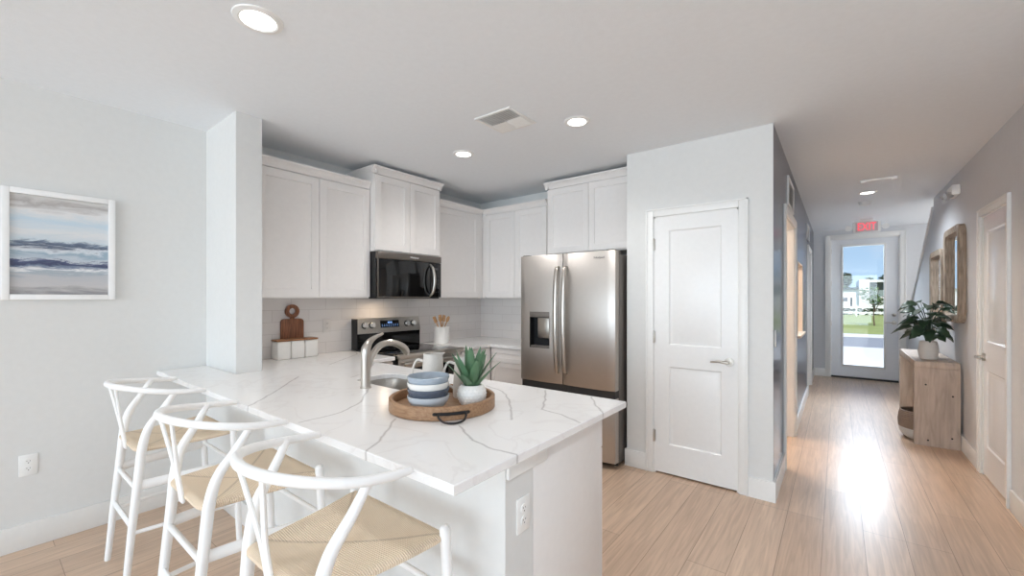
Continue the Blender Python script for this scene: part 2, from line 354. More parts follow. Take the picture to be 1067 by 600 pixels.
def tube(bm, P, r, seg=12, n=6, smooth=True, closed=False, flat=1.0, up=None, roundend=True):
    """sweep a (possibly flattened) circle along points; r is a number or list per input point"""
    rs = r if isinstance(r, (list, tuple)) else [r] * len(P)
    if smooth and len(P) > 2:
        R4 = crom([(v, 0, 0) for v in rs], n, closed); pts = crom(P, n, closed); rs = [max(1e-4, v.x) for v in R4]
    else: pts = [Vector(p) for p in P]
    m = len(pts)
    tan = []
    for i in range(m):
        a = pts[(i - 1) % m] if (closed or i > 0) else pts[i]; c = pts[(i + 1) % m] if (closed or i < m - 1) else pts[i]
        tan.append((c - a).normalized())
    if roundend and not closed:
        def ends(p, d, rad):
            return [(p + d * rad * s, rad * c) for s, c in ((0.38, 0.92), (0.72, 0.69), (0.95, 0.3))]
        pre = [(q, rr, tan[0]) for q, rr in reversed(ends(pts[0], -tan[0], rs[0]))]
        post = [(q, rr, tan[-1]) for q, rr in ends(pts[-1], tan[-1], rs[-1])]
        seqs = pre + list(zip(pts, rs, tan)) + post
    else: seqs = list(zip(pts, rs, tan))
    u = Vector(up) if up is not None else (Vector((0, 0, 1)) if abs(seqs[0][2].z) < 0.9 else Vector((1, 0, 0)))
    rings = []
    for p, rad, tg in seqs:
        u = (u - tg * u.dot(tg)).normalized(); v = tg.cross(u)
        rings.append([bm.verts.new(p + (u * math.cos(a) * rad * flat + v * math.sin(a) * rad)) for a in [2 * PI * k / seg for k in range(seg)]])
    k = len(rings)
    for i in range(k if closed else k - 1):
        A, C = rings[i], rings[(i + 1) % k]
        for j in range(seg):
            bm.faces.new((A[j], A[(j + 1) % seg], C[(j + 1) % seg], C[j]))
    if not closed:
        bm.faces.new(list(reversed(rings[0]))); bm.faces.new(rings[-1])
    return bm
def lathe(bm, prof, c=(0, 0, 0), seg=40, closed=True, sq=None):
    """profile of (r, z) from the bottom axis round to the end; sq = superellipse power"""
    rings = []
    for r, z in prof:
        ring = []
        for k in range(seg):
            a = 2 * PI * k / seg; ca, sa = math.cos(a), math.sin(a); q = r
            if sq: q = r / ((abs(ca) ** sq + abs(sa) ** sq) ** (1 / sq))
            ring.append(bm.verts.new((c[0] + q * ca, c[1] + q * sa, c[2] + z)))
        rings.append(ring)
    for i in range(len(rings) - 1):
        A, C = rings[i], rings[i + 1]
        for j in range(seg): bm.faces.new((A[j], A[(j + 1) % seg], C[(j + 1) % seg], C[j]))
    if closed:
        bm.faces.new(list(reversed(rings[0]))); bm.faces.new(rings[-1])
    return bm
def prism(bm, poly, axis, a, b):
    """extrude a 2-D polygon along axis from a to b. axis x: (y,z); y: (x,z); z: (x,y)"""
    def P(p, t): return {'x': (t, p[0], p[1]), 'y': (p[0], t, p[1]), 'z': (p[0], p[1], t)}[axis]
    A = [bm.verts.new(P(p, a)) for p in poly]; C = [bm.verts.new(P(p, b)) for p in poly]
    n = len(poly)
    for i in range(n): bm.faces.new((A[i], A[(i + 1) % n], C[(i + 1) % n], C[i]))
    bm.faces.new(list(reversed(A))); bm.faces.new(C)
    return bm
def slab(bm, x0, x1, z0, z1, yf, t, panels=(), steps=((0.0, 0.0), (0.006, 0.008))):
    """door leaf whose front faces -y at yf; panels get nested (inset, depth) loops"""
    xs = sorted({x0, x1, *[p[0] for p in panels], *[p[1] for p in panels]}); zs = sorted({z0, z1, *[p[2] for p in panels], *[p[3] for p in panels]})
    vc = {}
    def V(x, y, z):
        k = (round(x, 5), round(y, 5), round(z, 5))
        if k not in vc: vc[k] = bm.verts.new((x, y, z))
        return vc[k]
    def inp(x, z): return any(p[0] < x < p[1] and p[2] < z < p[3] for p in panels)
    for i in range(len(xs) - 1):
        for j in range(len(zs) - 1):
            if inp((xs[i] + xs[i + 1]) / 2, (zs[j] + zs[j + 1]) / 2): continue
            bm.faces.new((V(xs[i], yf, zs[j]), V(xs[i + 1], yf, zs[j]), V(xs[i + 1], yf, zs[j + 1]), V(xs[i], yf, zs[j + 1])))
    for a, b, c, d in panels:
        prev = None
        # follow the grid lines on the outer loop
        for s, dep in steps:
            x_0, x_1, z_0, z_1 = a + s, b - s, c + s, d - s
            if prev is None:
                loop = [V(x_0, yf, z_0)] + [V(x, yf, z_0) for x in xs if a < x < b] + [V(x_1, yf, z_0)] + [V(x_1, yf, z) for z in zs if c < z < d] + [V(x_1, yf, z_1)] + \
                       [V(x, yf, z_1) for x in reversed(xs) if a < x < b] + [V(x_0, yf, z_1)] + [V(x_0, yf, z) for z in reversed(zs) if c < z < d]
                prev = [V(x_0, yf, z_0), V(x_1, yf, z_0), V(x_1, yf, z_1), V(x_0, yf, z_1)]
                continue
            nx = [bm.verts.new(p) for p in ((x_0, yf + dep, z_0), (x_1, yf + dep, z_0), (x_1, yf + dep, z_1), (x_0, yf + dep, z_1))]
            for k in range(4): bm.faces.new((prev[k], prev[(k + 1) % 4], nx[(k + 1) % 4], nx[k]))
            prev = nx
        bm.faces.new(prev)
    yb = yf + t
    f = [(x0, z0), (x1, z0), (x1, z1), (x0, z1)]
    for k in range(4):
        (ax, az), (cx, cz) = f[k], f[(k + 1) % 4]
        bm.faces.new([bm.verts.new(p) for p in ((ax, yb, az), (cx, yb, cz), (cx, yf, cz), (ax, yf, az))])
    bm.faces.new([bm.verts.new((x, yb, z)) for x, z in reversed(f)])
    bmesh.ops.remove_doubles(bm, verts=bm.verts[:], dist=1e-5)
    return bm
def shaker(w0, w1, z0, z1, yf, t=0.02, rail=0.06):
    return slab(bmesh.new(), w0, w1, z0, z1, yf, t, [(w0 + rail, w1 - rail, z0 + rail, z1 - rail)], ((0, 0), (0.002, 0.007), (0.008, 0.009)))
def obj(name, bm, m, parent=None, label=None, smooth=True, recalc=True):
    if recalc: bmesh.ops.recalc_face_normals(bm, faces=bm.faces[:])
    me = bpy.data.meshes.new(name); bm.to_mesh(me); bm.free()
    me.materials.append(m)
    if smooth:
        me.polygons.foreach_set('use_smooth', [True] * len(me.polygons)); me.set_sharp_from_angle(angle=math.radians(35))
    o = bpy.data.objects.new(name, me); COL.objects.link(o)
    if parent: o.parent = parent
    if label: o['label'] = label
    return o
def tag(o, label, cat, group=None, kind=None):
    o['label'] = label; o['category'] = cat
    if group: o['group'] = group
    if kind: o['kind'] = kind
    return o
def thing(name, label, cat, loc=(0, 0, 0), rz=0, group=None):
    o = bpy.data.objects.new(name, None); COL.objects.link(o); o.location = loc; o.rotation_euler = (0, 0, rz); o.empty_display_size = 0.1
    return tag(o, label, cat, group)
def struct(name, bm, m, smooth=True):
    o = obj(name, bm, m, smooth=smooth); o['kind'] = 'structure'; return o
def sroot(name, loc, rz=0):
    o = bpy.data.objects.new(name, None); COL.objects.link(o); o.location = loc; o.rotation_euler = (0, 0, rz); o['kind'] = 'structure'; o.empty_display_size = 0.1
    return o
def text(name, s, size, m, parent, loc, rot, ext=0.001, sx=1.0):
    c = bpy.data.curves.new('lettering', 'FONT'); c.body = s; c.size = size; c.extrude = ext; c.align_x = 'CENTER'; c.align_y = 'CENTER'
    t = bpy.data.objects.new('lettering_source', c); COL.objects.link(t)
    dg = bpy.context.evaluated_depsgraph_get(); me = bpy.data.meshes.new_from_object(t.evaluated_get(dg))
    bpy.data.objects.remove(t)
    me.materials.clear(); me.materials.append(m)
    o = bpy.data.objects.new(name, me); COL.objects.link(o); o.parent = parent; o.location = loc; o.rotation_euler = rot; o.scale = (sx, 1, 1)
    return o
FX = PI / 2      # local -y  ->  world +x   (local +x -> world +y)
FNX = -PI / 2    # local -y  ->  world -x   (local +x -> world -y)

# ================================================================== STRUCTURE
XL, XR, XH = -3.60, 0.91, -0.35
YP, YE, YF = 3.385, 9.40, 4.00
struct('floor', B(-3.8, 3.5, -6.8, 9.45, -0.06, 0.0), M['floor'], False)
struct('ceiling', B(-3.8, 3.5, -6.8, 9.6, CEIL, CEIL + 0.1), M['ceiling'], False)
struct('wall_left', B(XL - 0.12, XL, -6.6, YF + 0.12, 0, CEIL), M['wall'], False)
struct('wall_kitchen', B(XL, -1.29, YF, YF + 0.12, 0, CEIL), M['wall'], False)
bm = bmesh.new()                                     # pantry wall with its door opening
DX0, DX1, DZ = -1.185, -0.55, 2.062
box(bm, -1.40, DX0, YP, YP + 0.115, 0, CEIL); box(bm, DX1, XH - 0.001, YP, YP + 0.006, 0, CEIL); box(bm, DX1, XH - 0.12, YP + 0.006, YP + 0.115, 0, CEIL)
box(bm, DX0, DX1, YP, YP + 0.115, DZ, CEIL); box(bm, -1.40, -1.29, YP + 0.115, YF, 0, CEIL)
struct('wall_pantry', bm, M['wall'], False)
bm = bmesh.new()                                     # slate hall wall with doorway, interior window, far door
HX = XH - 0.12
segs = [(YP + 0.006, 4.13, 0, CEIL), (4.13, 5.10, 2.10, CEIL), (5.10, 5.62, 0, CEIL), (5.62, 6.40, 0, 0.97), (5.62, 6.40, 1.81, CEIL), (6.40, 7.46, 0, CEIL), (7.46, 8.30, 2.10, CEIL), (8.30, YE, 0, CEIL)]
for a, b, c, d in segs: box(bm, HX, XH, a, b, c, d)
struct('wall_hall_left', bm, M['navy'], False)
bm = bmesh.new()
box(bm, XR, XR + 0.12, 2.6, 4.27, 0, CEIL); box(bm, XR, XR + 0.12, 4.96, 7.10, 0, CEIL); box(bm, XR, XR + 0.12, 4.27, 4.96, 2.06, CEIL)
struct('wall_hall_right', bm, M['hallwall'], False)
bm = prism(bmesh.new(), [(7.10, 0), (9.40, 0), (9.40, 1.02), (7.10, 2.46)], 'x', XR, XR + 0.10)
struct('wall_stair', bm, M['hallwall'], False)
bm = prism(bmesh.new(), [(7.102, 2.46), (9.40, 1.02), (9.40, 1.055), (7.102, 2.495)], 'x', XR - 0.02, XR + 0.12)
struct('trim_1', bm, M['trim'], False)
bm = bmesh.new()
EX0, EX1, EZ = -0.115, 0.82, 2.45
box(bm, HX, EX0, YE, YE + 0.14, 0, CEIL); box(bm, EX1, 2.1, YE, YE + 0.14, 0, CEIL); box(bm, EX0, EX1, YE, YE + 0.14, EZ, CEIL)
struct('wall_end', bm, M['hallwall'], False)
struct('wall_stairwell', B(2.0, 2.1, 6.9, YE, 0, CEIL), M['hallwall'], False)
struct('wall_stairwell_back', B(XR + 0.12, 2.0, 6.98, 7.10, 0, CEIL), M['hallwall'], False)
bm = bmesh.new()                                     # glazed wall behind the camera
box(bm, XL, -3.75 + 0.05, -6.6, -6.48, 0, CEIL); box(bm, 2.5, 3.3, -6.6, -6.48, 0, CEIL); box(bm, XL, 2.5, -6.6, -6.48, 2.45, CEIL); box(bm, XL, 2.5, -6.6, -6.48, 0, 0.15)
struct('wall_back', bm, M['wall'], False)
bm = bmesh.new()
box(bm, 3.2, 3.3, -6.48, -4.8, 0, CEIL); box(bm, 3.2, 3.3, -0.4, 2.72, 0, CEIL); box(bm, 3.2, 3.3, -4.8, -0.4, 2.3, CEIL); box(bm, 3.2, 3.3, -4.8, -0.4, 0, 0.3); box(bm, XR + 0.12, 3.2, 2.6, 2.72, 0, CEIL)
struct('wall_right', bm, M['wall'], False)
bm = bmesh.new()                                     # room beyond the hall doorway
box(bm, -2.7, -2.6, 4.12, 7.42, 0, CEIL); box(bm, -2.6, HX, 7.30, 7.42, 0, CEIL); box(bm, -2.6, -1.29, 4.12, 4.14, 0, CEIL); box(bm, -1.29, HX, 3.98, 4.10, 0, CEIL)
struct('wall_side_room', bm, M['beige'], False)
# half wall / full-height return at the end of the peninsula
XP, PY0, PY1 = -0.84, 1.05, 1.205
bm = bmesh.new(); box(bm, XL, -3.05, PY0, PY1, 0, CEIL); box(bm, -3.05, XP, PY0, PY1, 0, 0.883)
struct('wall_peninsula', bm, M['wall'], False)
bm = bmesh.new()
box(bm, XP, XP + 0.012, PY0 + 0.004, PY1 + 0.075, 0.818, 0.8835, 0.002)
struct('trim_2', bm, M['trim'])
# tile backsplash
bm = bmesh.new(); box(bm, XL, XL + 0.008, PY1, YF, 0.914, 1.40); box(bm, XL + 0.008, -2.40, YF - 0.008, YF, 0.914, 1.40)
struct('backsplash', bm, M['tile'], False)
# baseboards
def base(name, bm): struct(name, bm, M['trim'])
BH = 0.14
base('baseboard_left', B(XL, XL + 0.015, -6.4, PY0, 0, BH, 0.003))
base('baseboard_peninsula', B(XL + 0.015, XP, PY0 - 0.015, PY0, 0, BH, 0.003))
bm = bmesh.new(); box(bm, -1.415, -1.235, YP - 0.015, YP, 0, BH, 0.003); box(bm, -0.50, XH + 0.015, YP - 0.015, YP, 0, BH); box(bm, -1.415, -1.40, YP, YP + 0.2, 0, BH, 0.003)
base('baseboard_pantry', bm)
bm = bmesh.new(); box(bm, XH, XH + 0.015, YP, 4.05, 0, BH); box(bm, XH, XH + 0.015, 5.165, 7.38, 0, BH, 0.003); box(bm, XH, XH + 0.015, 8.38, YE, 0, BH, 0.003)
base('baseboard_hall_left', bm)
bm = bmesh.new(); box(bm, XR - 0.015, XR, 2.6, 4.20, 0, BH, 0.003); box(bm, XR - 0.015, XR, 5.03, YE, 0, BH, 0.003)
base('baseboard_hall_right', bm)
bm = bmesh.new(); box(bm, XH + 0.015, -0.18, YE - 0.015, YE, 0, BH, 0.003)
base('baseboard_end', bm)

# door casings (local x along the opening, front at -y)
def casing(bm, x0, x1, zt, wdt=0.062, t=0.016, wall=0.115, cut=True):
    for a, b in ((x0 - wdt, x0), (x1, x1 + wdt)):
        box(bm, a, b, -t, 0, 0, zt + wdt, 0.004); 
    box(bm, x0, x1, -t, 0, zt, zt + wdt, 0.004)
    box(bm, x0 - wdt, x0 - wdt + 0.014, -t - 0.006, -t + 0.001, 0, zt + wdt, 0.003); box(bm, x1 + wdt - 0.014, x1 + wdt, -t - 0.006, -t + 0.001, 0, zt + wdt, 0.003)
    box(bm, x0 - wdt, x1 + wdt, -t - 0.006, -t + 0.001, zt + wdt - 0.014, zt + wdt, 0.003)
    # jambs lining the opening
    box(bm, x0 - 0.001, x0 + 0.012, 0, wall, 0, zt); box(bm, x1 - 0.012, x1 + 0.001, 0, wall, 0, zt); box(bm, x0, x1, 0, wall, zt - 0.012, zt + 0.001)
    return bm
def lever(parent, x, z, yf, d=-1, m=None, name='door_handle'):
    m = m or M['nickel']
    bm = bmesh.new()
    for rr, y0, y1 in ((0.032, yf, yf - 0.012), (0.012, yf - 0.012, yf - 0.05)):
        tube(bm, [(x, y0, z), (x, y1, z)], rr, 20, smooth=False, roundend=False)
    tube(bm, [(x, yf - 0.048, z), (x + d * 0.03, yf - 0.052, z), (x + d * 0.07, yf - 0.05, z + 0.002), (x + d * 0.115, yf - 0.046, z - 0.004)], [0.011, 0.011, 0.009, 0.007], 14)
    return obj(name, bm, m, parent)
def hinge(parent, x, z, yf, m=None):
    bm = bmesh.new(); tube(bm, [(x, yf - 0.006, z - 0.045), (x, yf - 0.006, z + 0.045)], 0.007, 12, smooth=False)
    box(bm, x - 0.012, x + 0.012, yf - 0.003, yf + 0.001, z - 0.044, z + 0.044)
    return obj('hinge', bm, m or M['nickel'], parent)
RP = ((0, 0), (0.010, 0.009), (0.020, 0.009), (0.042, 0.003))       # raised-panel moulding

# pantry door (door_1)
d1 = sroot('door_1', (0, YP, 0))
obj('casing', casing(bmesh.new(), DX0 + 0.012, DX1 - 0.012, DZ - 0.012), M['trim'], d1)
x0, x1 = -1.168, -0.566
obj('door_leaf', slab(bmesh.new(), x0, x1, 0.014, 2.042, 0.002, 0.035, [(-1.055, -0.675, 0.24, 0.86), (-1.055, -0.675, 1.03, 1.935)], RP), M['door'], d1)
lever(d1, -0.622, 0.935, 0.002)
for z in (1.83, 1.09, 0.30): hinge(d1, x0 - 0.003, z, -0.004)

# entry door (door_2), full light
d2 = sroot('door_2', (0, YE, 0))
obj('casing', casing(bmesh.new(), EX0 + 0.012, EX1 - 0.012, EZ - 0.012, 0.075, 0.016, 0.13), M['trim'], d2)
bm = bmesh.new()
gx0, gx1, gz0, gz1 = 0.075, 0.612, 0.235, 2.30
X0, X1, Z0, Z1 = -0.094, 0.80, 0.03, 2.428
for a in ((X0, gx0, Z0, Z1), (gx1, X1, Z0, Z1), (gx0, gx1, Z0, gz0), (gx0, gx1, gz1, Z1)): box(bm, a[0], a[1], 0.03, 0.075, a[2], a[3])
dl = obj('door_leaf', bm, M['doorhall'], d2)
bm = bmesh.new()
for a in ((gx0 - 0.03, gx0, gz0 - 0.03, gz1 + 0.03), (gx1, gx1 + 0.03, gz0 - 0.03, gz1 + 0.03), (gx0, gx1, gz0 - 0.03, gz0), (gx0, gx1, gz1, gz1 + 0.03)): box(bm, a[0], a[1], 0.018, 0.03, a[2], a[3], 0.004)
obj('glazing_bead', bm, M['trim'], d2)
obj('glass_pane', B(gx0, gx1, 0.05, 0.056, gz0, gz1), M['glass'], d2)
lever(d2, 0.74, 0.99, 0.03, -1); 
bm = bmesh.new(); tube(bm, [(0.74, 0.03, 1.12), (0.74, 0.008, 1.12)], 0.026, 18, smooth=False); obj('deadbolt', bm, M['nickel'], d2)
for z in (2.23, 1.66, 0.95, 0.33): hinge(d2, X0 - 0.004, z, 0.026)
obj('threshold', B(EX0 + 0.012, EX1 - 0.012, 0.0, 0.13, 0.0, 0.028, 0.004), M['dark'], d2)

# right hall door (door_3): two-panel, hinges on the near side
d3 = sroot('door_3', (XR, 4.96, 0), FNX)     # local x runs toward the camera from y=4.96
obj('casing', casing(bmesh.new(), 0.012, 0.678, 2.048, 0.055), M['trim'], d3)
obj('door_leaf', slab(bmesh.new(), 0.016, 0.674, 0.014, 2.044, 0.004, 0.035, [(0.12, 0.575, 0.24, 0.84), (0.12, 0.575, 1.06, 1.92)], RP), M['doorhall'], d3)
lever(d3, 0.065, 0.935, 0.004, 1)
for z in (1.90, 1.07, 0.27): hinge(d3, 0.676, z, -0.004)

# hall-left doorway casings (trim) - open doorway, interior window, far door
c1 = sroot('door_4', (XH, 4.13, 0), FX)
obj('casing', casing(bmesh.new(), 0.0, 0.97, 2.10, 0.07, 0.016, 0.12), M['trim'], c1)
c2 = sroot('door_5', (XH, 7.46, 0), FX)
obj('casing', casing(bmesh.new(), 0.0, 0.84, 2.10, 0.07, 0.016, 0.12), M['trim'], c2)
obj('door_leaf', slab(bmesh.new(), 0.013, 0.827, 0.014, 2.086, 0.03, 0.035, [(0.12, 0.72, 0.24, 0.84), (0.12, 0.72, 1.06, 1.92)], RP), M['doorhall'], c2)
bm = bmesh.new()
for a in ((5.62, 5.632, 0.97, 1.81), (6.388, 6.40, 0.97, 1.81), (5.632, 6.388, 1.798, 1.81)): box(bm, HX - 0.002, XH + 0.002, a[0], a[1], a[2], a[3])
box(bm, HX - 0.002, XH + 0.03, 5.58, 6.44, 0.955, 0.982, 0.004)
w1 = struct('window_1', bm, M['beige'])

# ================================================================== KITCHEN CABINETS
def upper(name, label, loc, rz, wdt, dep, z0, z1, doors, crown=0.065, crown_l=True, crown_r=True, fill_l=0.0, fill_r=0.0):
    """wall cabinet; local x across the front 0..wdt, front of doors at y=-dep, wall at y=0"""
    t = thing(name, label, 'cabinet', loc, rz)
    obj('cabinet_body', B(0, wdt, -dep + 0.021, 0, z0, z1, 0.0015), M['cab'], t)
    for a, b in ((0, fill_l), (wdt - fill_r, wdt)):
        if b - a > 0.01: obj('filler_panel', B(a, b, -dep, -dep + 0.0205, z0 + 0.002, z1 - 0.002), M['cab'], t)
    g = 0.002; n = doors; ww = (wdt - fill_l - fill_r) / n
    for k in range(n):
        a = fill_l + k * ww + g; b = fill_l + (k + 1) * ww - g
        obj('door', shaker(a, b, z0 + 0.012, z1 - 0.012, -dep, 0.02), M['cab'], t)
    bm = bmesh.new()
    pr = [(0, 0), (-0.012, 0.0), (-0.014, 0.018), (-0.04, 0.05), (-0.045, 0.052), (-0.045, crown), (0, crown)]
    yy = -dep + 0.018
    prism(bm, [(yy + p, z1 - 0.004 + q) for p, q in pr], 'x', -0.03 if crown_l else 0, wdt + (0.03 if crown_r else 0))
    if crown_l: prism(bm, [(p + 0.012, z1 - 0.004 + q) for p, q in pr], 'y', yy - 0.03, 0)
    if crown_r: prism(bm, [(wdt - 0.012 - p, z1 - 0.004 + q) for p, q in pr], 'y', yy - 0.03, 0)
    obj('crown_molding', bm, M['cab'], t)
    return t
UZ0, UZ1 = 1.397, 2.365
TZ1 = 2.50
upper('upper_cabinet', 'white two-door wall cabinet above the wooden cutting board, left of the microwave', (XL, PY1, 0), FX, 2.175 - PY1, 0.33, UZ0, UZ1, 2, crown_l=False, crown_r=False, fill_l=0.05, fill_r=0.0)
upper('upper_cabinet', 'white two-door wall cabinet directly above the microwave, taller than its neighbours', (XL, 2.18, 0), FX, 0.755, 0.40, 1.815, TZ1, 2)
upper('upper_cabinet', 'white single-door wall cabinet in the kitchen corner right of the microwave', (XL, 2.94, 0), FX, 0.725, 0.33, UZ0, UZ1, 1, crown_l=False, crown_r=False, fill_r=0.06)
upper('upper_cabinet', 'white two-door wall cabinet between the kitchen corner and the refrigerator', (-3.269, YF - 0.001, 0), 0, 0.882, 0.33, UZ0, UZ1, 2, crown_l=False, crown_r=False, fill_l=0.045)
upper('upper_cabinet', 'white two-door cabinet mounted above the refrigerator beside the pantry wall', (-2.322, YF, 0), 0, 0.92, 0.415, 1.835, TZ1, 2, crown_r=False)
fill_strip = [o for o in bpy.data.objects if o.name.startswith('upper_cabinet')][-1]
obj('filler_panel', B(-0.063, -0.001, -0.31, -0.002, 1.835, UZ1), M['cab'], fill_strip)

# --- base cabinets
CT = 0.884   # underside of the worktops
def base_cab(name, label, loc, rz, wdt, dep, layout, end_r=False):
    t = thing(name, label, 'cabinet', loc, rz)
    bm = bmesh.new(); f_ = -dep + 0.021
    box(bm, 0, 0.018, f_, 0, 0.105, CT, 0.001); box(bm, wdt - 0.018, wdt, f_, 0, 0.105, CT, 0.001); box(bm, 0.018, wdt - 0.018, -0.018, 0, 0.105, CT); box(bm, 0.018, wdt - 0.018, f_, -0.018, 0.105, 0.123)
    box(bm, 0.018, wdt - 0.018, f_, f_ + 0.018, 0.123, CT); box(bm, 0.0, wdt, -dep + 0.08, 0, 0.0, 0.105)
    obj('cabinet_body', bm, M['cab'], t)
    x = 0
    for kind, ww in layout:
        a, b = x + 0.003, x + ww - 0.003
        if kind == 'drawers':
            for za, zb in ((0.115, 0.385), (0.391, 0.725), (0.731, 0.872)):
                obj('drawer', shaker(a, b, za, zb, -dep, 0.02, 0.045), M['cab'], t)
        elif kind == 'door':
            obj('drawer', shaker(a, b, 0.731, 0.872, -dep, 0.02, 0.045), M['cab'], t)
            obj('door', shaker(a, b, 0.115, 0.725, -dep, 0.02), M['cab'], t)
        elif kind == 'tall':
            obj('door', shaker(a, b, 0.115, 0.872, -dep, 0.02), M['cab'], t)
        x += ww
    return t
# peninsula: doors face the kitchen (+y); local x runs toward -x
pen = base_cab('base_cabinet', 'white peninsula base cabinet under the veined counter, flat side panel facing the hall', (XP, PY1 + 0.002, 0), PI, 2.045, 0.548, [('door', 0.55), ('tall', 0.475), ('tall', 0.475), ('door', 0.545)])
base_cab('base_cabinet', 'white corner base cabinet left of the range under the long counter', (XL, PY1 + 0.004, 0), FX, 0.95, 0.68, [('none', 0.70), ('tall', 0.25)])
base_cab('base_cabinet', 'white corner base cabinet right of the range under the utensil crock', (XL, 2.965, 0), FX, 0.432, 0.68, [('tall', 0.432)])
base_cab('base_cabinet', 'white drawer base cabinet tucked between kitchen corner and refrigerator', (-2.915, YF, 0), 0, 0.475, 0.60, [('drawers', 0.475)])

# --- worktops
SX0, SX1, SY0, SY1 = -2.30, -1.66, 1.40, 1.69    # sink cut-out
def rrect(x0, x1, y0, y1, r, n=6):
    out = []
    for cx, cy, a0 in ((x1 - r, y0 + r, -90), (x1 - r, y1 - r, 0), (x0 + r, y1 - r, 90), (x0 + r, y0 + r, 180)):
        for k in range(n + 1):
            a = math.radians(a0 + 90 * k / n); out.append((cx + r * math.cos(a), cy + r * math.sin(a)))
    return out
def plate_with_hole(outer_l, outer_r, z0, z1, bevel=0.003):
    bm = bmesh.new(); vc = {}
    def V(p):
        k = (round(p[0], 5), round(p[1], 5))
        if k not in vc: vc[k] = bm.verts.new((p[0], p[1], z1))
        return vc[k]
    for poly in (outer_l, outer_r): bm.faces.new([V(p) for p in poly])
    e = bmesh.ops.extrude_face_region(bm, geom=bm.faces[:])
    bmesh.ops.translate(bm, vec=(0, 0, z0 - z1), verts=[v for v in e['geom'] if isinstance(v, bmesh.types.BMVert)])
    bmesh.ops.recalc_face_normals(bm, faces=bm.faces[:])
    edges = [ed for ed in bm.edges if len(ed.link_faces) == 2 and ed.calc_face_angle(0) > 0.9 and abs(ed.verts[0].co.z - ed.verts[1].co.z) < 1e-4]
    bmesh.ops.bevel(bm, geom=edges, offset=bevel, segments=1, affect='EDGES')
    return bm
CX1, CY0, CY1 = -0.787, 0.770, 1.895
SCX = (SX0 + SX1) / 2
hole_ = rrect(SX0, SX1, SY0, SY1, 0.09)          # starts bottom right, counter-clockwise: BR, TR, TL, BL corners
q = len(hole_) // 4
h_r = [(SCX, SY0)] + hole_[:2 * q] + [(SCX, SY1)]            # right half, bottom to top
h_l = [(SCX, SY1)] + hole_[2 * q:] + [(SCX, SY0)]            # left half, top to bottom
right_ = [(SCX, CY0), (CX1, CY0), (CX1, CY1), (SCX, CY1)] + list(reversed(h_r))
left_ = [(SCX, CY1), (-2.90, CY1), (-2.90, 2.165), (XL + 0.009, 2.165), (XL + 0.009, PY1 + 0.001), (-3.049, PY1 + 0.001), (-3.049, PY0 - 0.001), (XL + 0.001, PY0 - 0.001), (XL + 0.001, CY0), (SCX, CY0)] + list(reversed(h_l))
ct = obj('countertop', plate_with_hole(left_, right_, CT, 0.914), M['quartz'], smooth=False)
tag(ct, 'large white quartz peninsula countertop with grey veins and sink cut-out', 'countertop')
outer2 = [(XL + 0.009, 2.94), (-2.90, 2.94), (-2.90, 3.38), (-2.44, 3.38), (-2.44, YF - 0.009), (XL + 0.009, YF - 0.009)]
bm = bmesh.new(); prism(bm, outer2, 'z', CT, 0.914)
ct2 = obj('countertop', bm, M['quartz']); tag(ct2, 'white quartz corner countertop between range and refrigerator', 'countertop')

# --- sink (undermount bowl)
sk = thing('kitchen_sink', 'stainless undermount sink set in the peninsula counter behind the faucet', 'sink', ((SX0 + SX1) / 2, (SY0 + SY1) / 2, 0.68))
bm = bmesh.new(); hx, hy = (SX1 - SX0) / 2, (SY1 - SY0) / 2
loops = []
for gx, z in ((0.02, CT - 0.68 - 0.001), (0.006, CT - 0.68 - 0.001), (0.004, CT - 0.68 - 0.006), (-0.004, 0.03), (-0.03, 0.004), (-0.09, 0.0)):
    loops.append([bm.verts.new((x, y, z)) for x, y in rrect(-hx - gx, hx + gx, -hy - gx, hy + gx, 0.09)])
for A, C in zip(loops[:-1], loops[1:]):
    n = len(A)
    for i in range(n): bm.faces.new((A[i], A[(i + 1) % n], C[(i + 1) % n], C[i]))
bm.faces.new(loops[-1])
so = obj('basin', bm, M['steelx'], sk)
sm = so.modifiers.new('Solidify', 'SOLIDIFY'); sm.thickness = 0.002; sm.offset = -1
bm = bmesh.new(); lathe(bm, [(0.001, 0.001), (0.045, 0.001), (0.045, 0.004), (0.035, 0.005), (0.001, 0.003)], (0.1, 0, 0), 24); obj('drain', bm, M['chrome'], sk)

# --- faucet
fa = thing('kitchen_faucet', 'brushed nickel single-lever faucet beside the peninsula sink', 'faucet', (-2.022, 1.318, 0.914))
bm = bmesh.new(); lathe(bm, [(0.001, 0), (0.030, 0), (0.030, 0.006), (0.026, 0.010), (0.0255, 0.15), (0.027, 0.175), (0.0265, 0.19), (0.001, 0.19)], seg=28); obj('faucet_body', bm, M['nickel'], fa)
bm = bmesh.new(); tube(bm, [(0, 0.012, 0.10), (0, 0.04, 0.168), (0, 0.085, 0.218), (0, 0.145, 0.232), (0, 0.20, 0.222), (0, 0.25, 0.195), (0, 0.272, 0.168)], [0.016, 0.018, 0.018, 0.018, 0.019, 0.021, 0.021], 18); obj('spout', bm, M['nickel'], fa)
bm = bmesh.new(); tube(bm, [(0, 0.0, 0.186), (0, 0.004, 0.215), (0, 0.026, 0.248), (0, 0.064, 0.272), (0, 0.106, 0.286)], [0.0265, 0.0245, 0.018, 0.011, 0.007], 18); obj('lever', bm, M['nickel'], fa)

